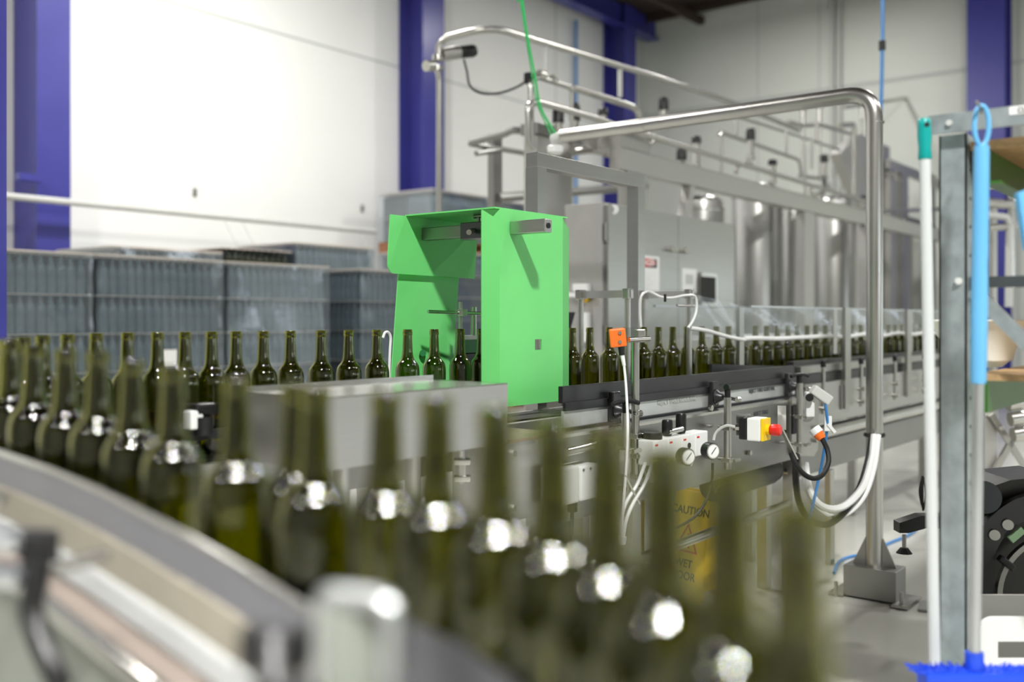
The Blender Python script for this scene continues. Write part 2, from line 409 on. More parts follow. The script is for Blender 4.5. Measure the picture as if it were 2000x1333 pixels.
tag(mb.build('comb_strip', 'alu_strip', nc), kind='stuff')
MB().strip([p+Vector((-.012, 0, -.085)) for p in rail], [p+Vector((-.016, 0, -.116)) for p in rail], (-.003, 0, 0)).build('comb_backing', 'rubber', nc)
MB().strip([p+Vector((-.018, 0, -.118)) for p in rail], [p+Vector((-.062, 0, -.118)) for p in rail], (0, 0, -.006)).build('side_ledge', 'pink', nc)
MB().tube([p+Vector((-.074, 0, -.118)) for p in rail], .011, 10).build('side_tube', 'steel_bright', nc, True)
MB().strip([p+Vector((-.072, 0, -.13)) for p in rail], [p+Vector((-.078, 0, -.32)) for p in rail], (-.004, 0, 0)).build('side_plate', 'grey_paint', nc)
for p in (rail[16], rail[38]):
    MB().box((p.x-.02, p.y-.025, 0), (p.x+.02, p.y+.025, p.z-.325)).build('leg', 'steel_dull', nc)
far_rail = offset(cl, .052, .10)
MB().strip(offset(cl[8:], -.068, .03), offset(cl[8:], -.068, .055), (.006, 0, 0)).build('inner_rail', 'rail_black', nc)
# clamp with black lever, rod and plates
def wb(x0, y0, x1, y1, Z, dz=.02):
    return W((x0+x1)/2, (y0+y1)/2, Z), (abs(x1-x0)/F*Z, dz, abs(y1-y0)/F*Z)
ROTC = Matrix((RIGHT, FWD, UP)).transposed()
ck = thing('rail_clamp', 'blurred black lever clamp with steel rod holding the near guide rail', 'clamp', W(75, 1100, .98))
MB().tube(smooth([W(80, 1085, .98), W(72, 1130, .975), W(62, 1190, .97), W(78, 1250, .96), W(105, 1310, .95), W(118, 1345, .95)], 5), .012, 10, True).build('lever', 'black', ck, True)
MB().obox(W(78, 1075, .99), (.03, .03, .035), ROTC, .006).build('clamp_block', 'black', ck)
MB().obox(W(60, 1050, .99), (.05, .02, .016), ROTC, .005).build('knob', 'black', ck)
MB().cyl(W(100, 1110, .985), W(212, 1085, 1.02), .007, 10).build('rod', 'steel_bright', ck, True)
c, sz = wb(-30, 1040, 55, 1072, .99, .05); MB().obox(c, sz, ROTC, .006).build('upper_plate', 'alu', ck)
c, sz = wb(-30, 1112, 55, 1140, .98, .05); MB().obox(c, sz, ROTC, .005).build('lower_plate', 'alu', ck)
c, sz = wb(-20, 960, 8, 990, 1.12, .02); MB().obox(c, sz, ROTC, .006).build('bolt', 'steel_bright', ck)
# bright rounded bracket and dark cover plate at the bottom edge
bk = thing('guide_bracket', 'blurred pale rounded bracket plate at the bottom edge of the near conveyor', 'bracket', W(700, 1330, .62))
MB().tube(rounded([W(630, 1345, .64), W(630, 1158, .64), W(765, 1176, .61), W(765, 1380, .61)], .012, 5), .0058, 10).build('frame', 'alu', bk, True)
c, sz = wb(636, 1185, 756, 1390, .625, .004); MB().obox(c, sz, ROTC).build('plate', 'grey_paint', bk)
MB().obox(W(540, 1262, .72), (.05, .03, .03), ROTC, .006).build('clamp_block', 'black', bk)
MB().cyl(W(535, 1250, .71), W(535, 1350, .69), .014, 12).build('stud', 'black', bk, True)
e = smooth([W(770, 1207, 0.806), W(830, 1226, .78), W(890, 1254, .745), W(950, 1292, .702), W(1010, 1340, .655), W(1060, 1395, .608)], 4)
single(MB().strip(e, [p+Vector((-.16, -.05, 0)) for p in e], (0, 0, -.01)), 'cover_plate', mat('dark_grey_cover', (38, 38, 40), .6, 0, .05, 6, spec=.25), 'dark grey curved cover plate below the near bottles', 'cover')

# ------------------------------------------------------------------ main conveyor along X
mc = thing('bottle_conveyor', 'long stainless bottle conveyor carrying the far row through the green hood', 'conveyor', (3, LD, 0))
x0, x1 = ARC0+.02, 9.2
MB().box((x0, LD-.085, LZ-.022), (x1, LD+.085, LZ-.002)).build('chain', 'chain', mc)
MB().box((x0, LD-.13, LZ-.13), (x1, LD-.10, LZ-.006)).build('side_plate', 'steel_sheet', mc)
MB().box((x0, LD+.10, LZ-.13), (x1, LD+.13, LZ-.006)).build('side_plate', 'steel_sheet', mc)
MB().box((x0, LD-.10, LZ-.12), (x1, LD+.10, LZ-.04)).build('bed', 'steel_dull', mc)
for (za, zb, d) in ((LZ+.05, LZ+.075, LD+.058),):
    MB().box((x0, d, za), (x1, d+.012, zb)).build('guide_rail', 'rail_black', mc)
MB().box((x0, LD-.066, LZ+.045), (2.4, LD-.054, LZ+.07)).build('guide_rail', 'rail_black', mc)
for x in (1.5, 2.2, 3.4, 5.0, 6.6, 8.2):
    MB().box((x-.025, LD+.06, 0), (x+.025, LD+.11, LZ-.13)).build('leg', 'steel', mc)
# filling-side section beyond the reject table: plate, strips and rails at D 1.95
xs0, xs1 = sD(1568, 1.98), sD(1846, 1.98)
MB().box((xs0, 1.965, .742), (xs1, 1.985, .958)).build('side_panel', 'steel_sheet', mc)
MB().box((xs0, 1.985, .955), (xs1, 2.07, 1.008)).build('wear_strip', 'rail_black', mc)
MB().box((xs0, 1.99, 1.012), (xs1, 2.03, 1.05)).build('guide_rail', 'steel', mc)
MB().box((xs0, 2.03, 1.045), (xs1, 2.07, 1.075)).build('guide_rail', 'rail_black', mc)
MB().cyl((xs0, 1.93, .70), (xs1, 1.93, .70), .028, 14).build('lower_tube', 'steel_bright', mc, True)
MB().box((xs0-.1, 1.95, .50), (xs1, 2.10, .655)).build('lower_beam', 'steel_dull', mc)
MB().box((xs0+.1, 1.955, .66), (xs1, 1.965, .735)).build('dark_gap_strip', 'rubber', mc)
for px in (1655, 1775):
    x = sD(px, 1.95); MB().box((x-.045, 1.945, .80), (x+.045, 1.963, 1.36)).build('upright', 'steel', mc)
for px in (1600, 1648, 1715, 1820):
    x = sD(px, 1.96); MB().box((x-.05, 1.955, .80), (x+.05, 1.964, .93)).build('side_bracket', 'steel_dull', mc)
for px in (1620, 1815):
    x = sD(px, 1.93); MB().box((x-.03, 1.915, 0), (x+.03, 1.945, .50)).build('leg', 'steel', mc)
def tee_post(px, D, ztop, zbot, label):
    x = sD(px, D); t = thing('guide_post', label, 'post', (x, D, zbot), 'guide rail posts of the covered line')
    MB().cyl((x, D, zbot), (x, D, ztop), .011, 12).build('rod', 'steel', t, True)
    MB().cyl((x, D, ztop), (x, D, ztop+.03), .014, 12).build('cap', 'black', t, True)
    for z in (zbot+.03, zbot+.10): MB().cyl((x, D-.02, z), (x, D+.02, z), .013, 10).build('clamp', 'steel_bright', t, True)
    MB().cyl((x-.01, D, ztop+.03), (x+.13, D+.03, ztop+.04), .005, 8).build('lever', 'black', t)
for i, px in enumerate((1608, 1682, 1748, 1806)):
    tee_post(px, 1.93, 1.045-.004*i, .80, 'slim steel guide rod with black cap beside the covered line, %s one past the table' % ORD[i])

# ------------------------------------------------------------------ reject table
TD = 1.80
rt = thing('reject_table', 'stainless reject table with side plate in front of the bottle line', 'table', (3.5, TD, 0))
ta, tb = sD(1093, TD), sD(1592, TD)
mb = MB()
prof = [(ta, .655), (tb-.06, .655), (tb-.02, .668), (tb, .70), (tb, .92), (ta, .92)]
mb.prism([Vector((x, TD, z)) for x, z in prof], (0, .012, 0)); mb.build('side_plate', 'steel_dark_reflect', rt)
MB().box((ta, TD, .92), (tb, TD+.05, .93)).build('plate_lip', 'steel_bright', rt)
MB().box((ta, TD+.02, .90), (tb, 2.07, .912)).build('table_top', 'chain', rt)
MB().box((ta, 2.04, .66), (tb, 2.052, .899)).build('back_plate', 'steel_dull', rt)
MB().box((ta, TD+.013, .66), (ta+.012, 2.04, .898)).build('end_plate', 'steel_sheet', rt)
xe = sD(1545, TD-.01)
MB().prism([Vector((x, TD-.014, z)) for x, z in [(xe, .70), (xe+.02, .675), (tb-.05, .645), (tb, .67), (tb+.01, .73), (tb+.01, .935), (xe, .935)]], (0, .013, 0)).build('bearing_plate', 'steel', rt)
for x in (ta+.55, tb-.12):
    MB().box((x-.03, TD+.05, 0), (x+.03, TD+.10, .655)).build('leg', 'steel_sheet', rt)
    MB().box((x-.03, 1.98, 0), (x+.03, 2.03, .655)).build('leg', 'steel_sheet', rt)
MB().cyl((ta+.55, TD+.075, .42), (tb-.12, TD+.075, .42), .02, 12).build('stretcher', 'steel', rt, True)
MB().cyl((tb-.14, TD+.075, .575), (tb-.14, 2.0, .575), .016, 12).build('stretcher', 'steel', rt, True)
for px, py in ((1386, 797), (1462, 885), (1200, 870), (1345, 905)):
    q = onD(px, py, TD-.004); MB().cyl(q, q+Vector((0, -.012, 0)), .012, 6).build('bolt', 'steel_bright', rt)
q = onD(1462, 818, TD-.0015)
text('engraving', 'REJECT TABLE', 'print', rt, onD(1472, 813, TD-.001), (1, 0, 0), (0, 0, 1), .024)
# bearing with bolts on the end plate
MB().cyl(onD(1577, 812, TD-.012), onD(1577, 812, TD-.045), .03, 20).build('bearing', 'steel_dull', rt, True)
MB().box(onD(1545, 793, TD-.02)+Vector((0, 0, 0)), onD(1566, 845, TD-.03), ).build('bearing_slot', 'rubber', rt)
for z in (.78, .72): MB().cyl((tb-.05, TD-.014, z), (tb-.05, TD-.03, z), .012, 6).build('bolt', 'steel_bright', rt)
# black guide rail on the table
RD = 1.88
ga, gb = sD(1099, RD), sD(1551, RD)
gr = thing('guide_rail', 'long black guide rail with pale metal strip on the reject table', 'guide rail', (3.6, RD, .9))
MB().box((ga, RD, 1.018), (gb, RD+.018, 1.073), .002).build('top_strip', 'rail_black', gr)
MB().box((ga, RD-.012, .992), (gb, RD, 1.020), .002).build('upper_ledge', 'rail_black', gr)
MB().box((ga, RD-.004, .938), (gb, RD+.006, .992)).build('metal_strip', 'alu_strip', gr)
MB().box((ga, RD-.014, .913), (gb, RD+.004, .938), .002).build('lower_ledge', 'rail_black', gr)
MB().beam(onD(1388, 722, 2.09), onD(1551, 726, 2.02), .012, .05).build('rear_guide', 'rail_black', rt)
text('lettering', 'REJECT TABLE GUIDE RAIL', 'print', gr, onD(1463, 768.5, RD-.006), (1, 0, 0), (0, 0, 1), .0235)
text('lettering', 'REJECT TABLE GUIDE RAIL', 'joint', gr, onD(1285, 792, RD-.006), (1, 0, 0), (0, 0, 1), .026)
def clampset(px, py, pxp, ztop, zbot, knob, label, pd=1.73):
    # mushroom clamp on the rail, cross rod, vertical post and bracket
    q = onD(px, py, RD-.014); x = sD(pxp, pd)
    MB().box((q.x-.028, RD-.034, q.z-.044), (q.x+.028, RD-.0145, q.z+.062), .006).build('rail_clamp', 'rail_black', gr)
    MB().lathe([(0, .028), (.014, .028), (.022, .012), (.031, .002), (.031, 0), (0, 0)], (q.x, RD-.036, q.z), 20, (0, -1, 0)).build('clamp_disc', 'rail_black', gr, True)
    t = thing('clamp_post', label, 'post', (x, pd, zbot), 'clamp posts of the reject table rail')
    MB().cyl((x, pd, zbot), (x, pd, ztop), .0145, 16).build('post', 'steel', t, True)
    MB().cyl((q.x+.002, RD-.066, q.z), (x+.05, pd-.0155, q.z), .0075, 12).build('cross_rod', 'steel_bright', t, True)
    MB().cyl((x+.048, pd-.0155, q.z), (x+.064, pd-.02, q.z), .011, 12).build('rod_end', 'steel_bright', t, True)
    if knob == 'tee':
        MB().cyl((x, pd, ztop), (x, pd, ztop+.03), .012, 12).build('knob_stem', 'black', t, True)
        MB().tube(smooth([Vector((x-.05, pd+.02, ztop+.03)), Vector((x-.025, pd+.01, ztop+.037)), Vector((x, pd, ztop+.038)), Vector((x+.025, pd-.01, ztop+.037)), Vector((x+.05, pd-.02, ztop+.03))], 4), .008, 10).build('knob', 'black', t, True)
    else:
        MB().tube([Vector((x, pd, ztop)), Vector((x, pd, ztop+.028)), Vector((x+.004, pd, ztop+.036)), Vector((x-.012, pd, ztop+.04))], .012, 12).build('knob', 'black', t, True)
    for z in (zbot+.035, zbot+.16):
        MB().obox((x, pd, z), (.034, .04, .018), None, .004).build('clamp_block', 'steel_bright', t)
        MB().cyl((x+.03, pd-.01, z), (x+.03, TD-.016, z), .007, 10).build('bracket_arm', 'steel', t, True)
        MB().cyl((x-.005, pd-.028, z), (x+.045, pd-.028, z), .008, 8).build('bolt', 'steel_bright', t, True)
    return t
clampset(1196, 800, 1222, .985, .70, 'tee', 'steel clamp post with black tee knob behind the orange sensor cable')
clampset(1390, 775, 1421, .99, .71, 'cap', 'steel clamp post with black angled cap beside the emergency stop')
clampset(1536, 755, 1562, 1.01, .70, 'tee', 'steel clamp post with black tee knob at the far end of the reject table')

# ------------------------------------------------------------------ things bolted to the table
# emergency stop
p0 = W(1460, 838, 3.42); ex = (RIGHT*.8-FWD*.6).normalized(); ey = UP.cross(ex)
RE = Matrix((ex, ey, UP)).transposed()
es = thing('emergency_stop', 'white and yellow emergency stop box with red button on the reject table', 'emergency stop', p0)
c = W(1478, 838, 3.42)
MB().obox(c-ex*.036, (.03, .072, .074), RE, .006).build('back_housing', 'black', es)
MB().obox(c+ex*.003, (.048, .072, .078), RE, .005).build('front_housing', 'white_pl', es)
MB().obox(c+ex*.032, (.010, .066, .076), RE, .002).build('yellow_face', 'yellow', es)
MB().cyl(c+ex*.037, c+ex*.05, .018, 20).build('collar', 'yellow', es, True)
MB().lathe([(0, .036), (.014, .036), (.02, .03), (.0205, .006), (.017, 0), (0, 0)], c+ex*.05, 24, ex).build('button', 'red', es, True)
MB().cyl(c-ex*.052, c-ex*.075, .011, 6).build('cable_gland', 'steel_bright', es)
MB().tube(smooth([c-ex*.075, c-ex*.11+UP*.004, c-ex*.14-UP*.012, c-ex*.155-UP*.03, c-ex*.16-UP*.05], 5), .005, 8).build('cable', 'grey_pl', es, True)
MB().obox(W(1452, 830, 3.48), (.05, .004, .075), ROTC).build('mounting_plate', 'steel', es)
# air preparation unit with two gauges
fr = thing('air_regulator', 'white air regulator unit with two pressure gauges and black knobs under the guide rail', 'air regulator', W(1330, 900, 3.2))
FD = 1.66
xa = sD(1276, FD); xb = sD(1383, FD)
n = 4; wd = (xb-xa)/n
zc = onD(1320, 876, FD).z
for i in range(n):
    MB().box((xa+i*wd+.001, FD, zc-.045), (xa+(i+1)*wd-.001, FD+.06, zc+.04), .005).build('module', 'white_pl', fr)
    MB().box((xa+i*wd+.012, FD-.001, zc+.020), (xa+i*wd+.03, FD, zc+.026)).build('marking', 'sign_red', fr)
for i, hgt in ((1, .055), (2, .07)):
    x = xa+(i+.5)*wd
    MB().lathe([(0, hgt), (.016, hgt), (.019, hgt-.006), (.019, .012), (.014, 0), (0, 0)], (x, FD+.03, zc+.041), 20).build('knob', 'black', fr, True)
MB().lathe([(0, .02), (.03, .02), (.032, .014), (.032, 0), (0, 0)], (xa+.5*wd, FD+.03, zc+.041), 20).build('lid', 'black', fr, True)
MB().cyl((xa+1.4*wd, FD+.02, zc+.055), (xa+2.2*wd, FD+.01, zc+.06), .009, 10).build('air_fitting', 'steel_bright', fr, True)
def gauge(px, py, Z):
    c = W(px, py, Z); ax = (-FWD*.9+RIGHT*.43).normalized()
    g = MB().cyl(c-ax*.028, c, .026, 28).build('gauge', 'black', fr, True)
    MB().cyl(c, c+ax*.003, .0235, 28).build('gauge_rim', 'steel_bright', g, True)
    MB().cyl(c+ax*.003, c+ax*.004, .020, 28).build('gauge_face', 'gauge', g, True)
    x = UP.cross(ax).normalized()
    MB().beam(c+ax*.005-x*.008-UP*.008, c+ax*.005+x*.009+UP*.012, .002, .001, 0, ax).build('needle', 'ink', g)
gauge(1344, 893, 2.98); gauge(1392, 882, 3.08)
MB().lathe([(.024, 0), (.024, -.075), (.018, -.088), (0, -.09)], (xa+1.3*wd, FD+.03, zc-.046), 20).build('bowl', 'clear', fr, True)
MB().lathe([(.022, 0), (.022, -.05), (.016, -.06), (0, -.06)], (xa+.5*wd, FD+.03, zc-.046), 20).build('bowl', 'grey_pl', fr, True)
MB().box((xb-.03, FD+.06, zc-.01), (xb-.002, TD-.017, zc+.02)).build('mounting_bracket', 'steel', fr)
MB().cyl((xa+2.5*wd, FD-.001, zc), (xa+2.5*wd, FD-.004, zc), .010, 16).build('port', 'rubber', fr)
# white junction box
jb = thing('junction_box', 'white plastic junction box with cable gland below the left end of the table', 'junction box', W(1132, 985, 3.0))
xa = sD(1099, 1.70); xm = sD(1132, 1.70); xb = sD(1168, 1.70)
z1, z0 = onD(1120, 912, 1.70).z, onD(1120, 985, 1.70).z
MB().box((xa, 1.70, z0), (xm-.001, 1.785, z1), .007).build('body', 'grey_pl', jb)
MB().box((xm, 1.695, z0+.003), (xb, 1.78, z1-.004), .006).build('lid', 'white_pl', jb)
MB().cyl((xm+.02, 1.74, z0), (xm+.02, 1.74, z0-.035), .016, 14).build('gland', 'black', jb, True)
MB().tube(smooth([Vector((xm+.02, 1.74, z0-.035)), Vector((xm+.02, 1.745, z0-.15)), Vector((xm+.05, 1.78, z0-.35)), Vector((xm+.06, 1.80, .02))], 5), .006, 8).build('cable', 'rubber', jb, True)
for dx in (.012, .05):
    MB().cyl((xm+dx, 1.695, z1-.015), (xm+dx, 1.692, z1-.015), .004, 8).build('screw', 'steel_dull', jb)
MB().box((xm-.03, 1.785, z1-.06), (xm+.03, TD-.001, z1+.06)).build('back_plate', 'steel', jb)
single(MB().cyl(onD(1106, 884, 1.71), onD(1176, 868, 1.72), .013, 14), 'pull_handle', 'steel_bright', 'polished tube handle sticking out above the white junction box', 'handle', sm=True)
# drive cover left of the table
dc = thing('drive_cover', 'grey rounded steel drive cover under the green hood', 'cover', (2.3, 1.9, .7))
xa, xb = sD(985, 1.80), sD(1078, 1.80)
MB().prism([Vector((x, 1.80, z)) for x, z in [(xa, .70), (xb-.01, .70), (xb, .72), (xb, .90), (xb-.015, .93), (xa, .93)]], (0, .2, 0)).build('body', 'steel_sheet', dc)
MB().box((xa-.02, 1.79, .932), (xb+.04, 2.05, .942)).build('top_plate', mat('worn_belt', (126, 116, 96), .5, .2, .2, 14), dc)
for z in (.74, .90): MB().cyl((xa+.04, 1.80, z), (xa+.04, 1.79, z), .01, 6).build('bolt', 'steel_bright', dc)
MB().box((xa+.1, 1.86, 0), (xa+.15, 1.91, .70)).build('leg', 'steel', dc)
# small hinged bracket seen between near bottles
hb = thing('hinge_bracket', 'small steel double clamp bracket below the stainless box', 'bracket', W(903, 930, 2.7))
MB().cyl(W(900, 880, 2.7), W(900, 945, 2.7), .012, 12).build('rod', 'steel', hb, True)
for py in (902, 935): MB().obox(W(903, py, 2.69), (.045, .03, .016), ROTC, .004).build('clamp_block', 'steel_bright', hb)
MB().obox(W(903, 918, 2.69), (.02, .02, .04), ROTC, .003).build('link', 'steel', hb)
# motor under the table
mo = thing('gear_motor', 'dull grey ribbed motor hanging under the reject table', 'motor', (3.6, 1.95, .5))
xa, xb = sD(1392, 1.93), sD(1500, 1.93)
MB().cyl((xa, 1.93, .585), (xb, 1.93, .585), .062, 24).build('body', 'motor', mo, True)
MB().cyl((xb, 1.93, .585), (xb+.05, 1.93, .585), .055, 24).build('fan_cover', 'motor', mo, True)
MB().box((xa+.15, 1.90, .64), (xa+.28, 1.96, .66)).build('terminal_box', 'grey_pl', mo)

# sensor pole with orange sensor
sp = thing('sensor', 'orange photo sensor on steel pole beside the bottle row', 'sensor', (sD(1240, 1.78), 1.72, .66))
SDD = 1.74; xs = sD(1241, SDD)
MB().cyl((xs, SDD, onD(1240, 935, SDD).z), (xs, SDD, onD(1240, 668, SDD).z), .0135, 16).build('pole', 'steel', sp, True)
c = W(1206, 660, 3.30)
MB().obox(c, (.055, .032, .062), Matrix.Rotation(math.radians(-6), 3, FWD) @ ROTC, .006).build('sensor_head', 'orange', sp)
for dz in (.016, -.014): MB().cyl(c-FWD*.016+UP*dz+RIGHT*.006, c-FWD*.020+UP*dz+RIGHT*.006, .006, 10).build('screw', 'steel_bright', sp)
MB().obox(W(1232, 655, 3.32), (.05, .006, .05), ROTC).build('bracket_plate', 'clear', sp)
MB().obox(W(1250, 656, 3.34), (.035, .03, .045), ROTC, .005).build('bracket_block', 'steel', sp)
MB().cyl(W(1228, 664, 3.28), W(1268, 662, 3.32), .009, 10).build('bracket_bolt', 'steel_bright', sp, True)
MB().cyl(W(1212, 676, 3.30), W(1215, 694, 3.30), .010, 12).build('plug', 'black', sp, True)
MB().cyl(W(1215, 694, 3.30), W(1219, 715, 3.30), .008, 12, .006).build('strain_relief', 'white_pl', sp, True)
MB().tube(smooth([W(1219, 715, 3.3), W(1223, 760, 3.28), W(1226, 830, 3.2), W(1224, 900, 3.15), W(1217, 1000, 3.1), W(1213, 1060, 3.1)], 6), .0045, 8).build('cable', 'white_pl', sp, True)
for py in (852, 890, 930):
    q = onD(1241, py, SDD); MB().obox(q, (.05, .045, .018), None, .004).build('clamp_block', 'steel_bright', sp)
    MB().cyl(q+Vector((.02, .02, 0)), Vector((q.x+.02, TD-.015, q.z)), .007, 8).build('bracket_arm', 'steel', sp)
cb = thing('hose', 'pair of white air hoses looping under the sensor pole', 'hose', W(1215, 1000, 3.2))
for k, o in enumerate((0, 14)):
    MB().tube(smooth([W(1260+o, 905, 3.2), W(1245+o, 945, 3.15), W(1222+o, 985, 3.12), W(1214+o*.6, 1020, 3.1), W(1216, 1050+o, 3.1)], 6), .006, 8).build('strand', 'white_pl', cb, True)
MB().cyl(W(1216, 1048, 3.08), W(1214, 1062, 3.08), .014, 12).build('fitting', 'white_pl', cb, True)
for i, (px, py, Z) in enumerate(((1238, 955, 3.15), (1545, 868, 3.62))):
    t = thing('drip_plate', 'bent stainless tab plate %s' % ('below the sensor pole' if i == 0 else 'at the far corner of the reject table'), 'bracket', W(px, py, Z))
    MB().beam(W(px-18, py-28, Z), W(px+10, py+28, Z), .045, .005).build('tab', 'steel_bright', t)
    MB().beam(W(px-18, py-75, Z+.02), W(px-18, py-28, Z), .03, .005).build('arm', 'steel', t)

# ------------------------------------------------------------------ green hood
gh = thing('hood_guard', 'bright green plastic sheet hood over the bottle line', 'hood', (2.7, 2.25, 1.0))
T = .005; zb, zt = 1.003, 1.656
ND = 2.05
xl, xr = sD(976, ND), sD(1099, ND)
h0, h1 = onD(1045, 684, ND), onD(1058, 663, ND)
mb = MB()
xs_ = [xl, h0.x, h1.x, xr]; zs_ = [zb, h0.z, h1.z, zt]
for i in range(3):
    for j in range(3):
        if (i, j) != (1, 1): mb.box((xs_[i], ND, zs_[j]), (xs_[i+1], ND+T, zs_[j+1]))
bmesh.ops.remove_doubles(mb.b, verts=mb.b.verts, dist=1e-5)
npan = mb.build('near_panel', 'green_sheet', gh)
a = Vector((xl, ND, 0)); b_ = Vector((sD(941, ND+.055), ND+.055, 0))
MB().prism([a+UP*zb, b_+UP*(zb+.01), b_+UP*(zt-.001), a+UP*(zt-.001)], (0.002, T, 0)).build('entry_flange', 'green_sheet', gh)
a = Vector((xr, ND, 0)); b_ = Vector((sD(1111, ND+.045), ND+.045, 0))
MB().prism([a+UP*zb, b_+UP*zb, b_+UP*(zt-.03), a+UP*zt], (-.001, T, 0)).build('exit_flange', 'green_sheet', gh)
FDn = 2.45
MB().box((sD(941, ND+.055), ND, zt), (xr+.03, FDn+T, zt+T)).build('top_panel', 'green_sheet', gh)
fx0, fx1 = sD(763, FDn), sD(931, FDn); fz = 1.452
cr = .03
pts = [(fx0, zt), (fx0-.012, fz+.05)]+[(fx0-.012+cr-cr*math.cos(k*PI/10), fz+cr-cr*math.sin(k*PI/10)) for k in range(6)]+[(fx1-.012, fz-.004), (fx1+.01, zt)]
MB().prism([Vector((x, FDn, z)) for x, z in pts], (0, T, 0)).build('far_upper_panel', 'green_sheet', gh)
FL = FDn+.02
pl = [onD(779, 530, FL), onD(897, 530, FL), onD(884, 748, FL), onD(764, 748, FL)]
MB().prism(pl, (0, T, 0)).build('far_lower_panel', 'green_sheet', gh)
MB().cyl(onD(826, 690, FL-.002), onD(826, 690, FL-.02), .012, 12).build('stud', 'pcb', gh)
# the bar through the hood
br = thing('support_bar', 'stainless box bar passing through the green hood near its top', 'bar', (2.63, 2.2, 1.6))
bx = 2.63; zb_, zt_ = 1.576, 1.620
MB().box((bx-.02, 1.905, zb_), (bx+.02, ND-.001, zt_), .003).build('outer_bar', 'steel_brushed', br)
MB().box((bx-.02, ND+T+.001, zb_), (bx+.02, FDn-.001, zt_), .003).build('inner_bar', 'steel_dull', br)
MB().cyl((bx, 1.9045, (zb_+zt_)/2), (bx, 1.902, (zb_+zt_)/2), .009, 16).build('bolt_hole', 'rubber', br)
MB().box((bx-.028, ND+.02, zb_-.008), (bx+.028, 2.26, zt_+.006), .003).build('clamp_sleeve', mat('dark_steel', (96, 98, 98), .3, 1.), br)
for d in (2.12, 2.20):
    MB().cyl((bx, d, zt_+.006), (bx, d, zt_+.026), .006, 10).build('screw_stem', 'steel_dull', br)
    MB().cyl((bx-.004, d-.022, zt_+.028), (bx+.004, d+.022, zt_+.028), .0075, 10).build('tee_screw', 'steel_dull', br, True)
    MB().cyl((bx-.028, d, zb_+.02), (bx-.075, d-.02, zb_+.01), .0095, 12).build('set_knob', 'steel_bright', br, True)
# sensor rod inside the hood
rd = thing('probe_rod', 'thin horizontal steel rod with clamp inside the green hood', 'rod', (2.6, 2.33, 1.2))
MB().cyl(onD(836, 609, 2.36), onD(946, 613, 2.30), .0065, 12).build('rod', 'steel_bright', rd, True)
MB().obox(onD(903, 611, 2.32), (.026, .026, .026), None, .004).build('clamp_block', 'steel', rd)
MB().cyl(onD(899, 590, 2.33), onD(899, 655, 2.33), .007, 12).build('upright_rod', 'steel', rd, True)
MB().cyl(onD(925, 600, 2.40), onD(925, 700, 2.40), .012, 12).build('back_post', 'steel', rd, True)
pc = thing('sensor_box', 'small green and black reader box behind the bottles under the hood', 'sensor', onD(921, 700, 2.36))
MB().box(onD(906, 656, 2.36), onD(934, 664, 2.40)).build('lid', 'steel_dull', pc)
MB().box(onD(906, 664, 2.36), onD(932, 690, 2.39)).build('board', 'pcb', pc)
MB().box(onD(908, 690, 2.36), onD(932, 760, 2.39)).build('body', 'black', pc)
hk = thing('cable', 'short white looped cable at the left edge of the green hood', 'cable', onD(760, 730, 2.42))
MB().tube(smooth([onD(748, 660, 2.42), onD(752, 650, 2.42), onD(759, 650, 2.42), onD(763, 660, 2.42), onD(762, 680, 2.42), onD(761, 705, 2.42), onD(760, 745, 2.42)], 5), .0045, 8).build('strand', 'white_pl', hk, True)

# ------------------------------------------------------------------ stainless box cover in front of the line
sb = thing('machine_cover', 'brushed stainless box cover in front of the far bottle row', 'cover', (1.8, 1.85, .95))
ax0, ax1, ad0, ad1 = 1.50, 2.157, 1.70, 1.99
zt2 = 1.114; zb2 = .952
MB().box((ax0, ad0, zb2), (ax1, ad0+.004, zt2)).build('front_panel', 'steel_sheet', sb)
MB().box((ax0, ad0+.004, zb2), (ax0+.004, ad1, zt2)).build('side_panel', 'steel_sheet', sb)
MB().box((ax1-.004, ad0+.004, zb2), (ax1, ad1, zt2)).build('side_panel', 'steel_sheet', sb)
MB().box((ax0, ad0, zt2), (ax1, ad1, zt2+.004), .0015).build('top_panel', 'steel_bright', sb)
MB().box((ax0-.03, ad1-.004, zt2+.004), (ax1+.01, ad1, zt2+.016)).build('back_lip', 'steel_bright', sb)
MB().box((ax0+.004, ad1-.004, zb2), (ax1-.004, ad1, zt2)).build('back_panel', 'steel_sheet', sb)
for px, d in ((668, 1.74), (806, 1.74), (600, 1.95)):
    x = sD(px, d); MB().cyl((x, d, 0), (x, d, zt2-.001), .019, 14).build('leg', 'steel', sb, True)
# block and tag seen between near bottles
kb = thing('guide_clamp', 'black clamp knob on white block at the near side of the far row', 'knob', onD(390, 830, 2.05))
MB().obox(onD(392, 800, 2.08), (.06, .05, .03), None, .006).build('knob', 'black', kb)
MB().obox(onD(378, 820, 2.07), (.035, .03, .045), None, .004).build('block', 'white_pl', kb)
MB().cyl(onD(398, 815, 2.06), onD(398, 850, 2.06), .022, 14).build('stem', 'rubber', kb, True)

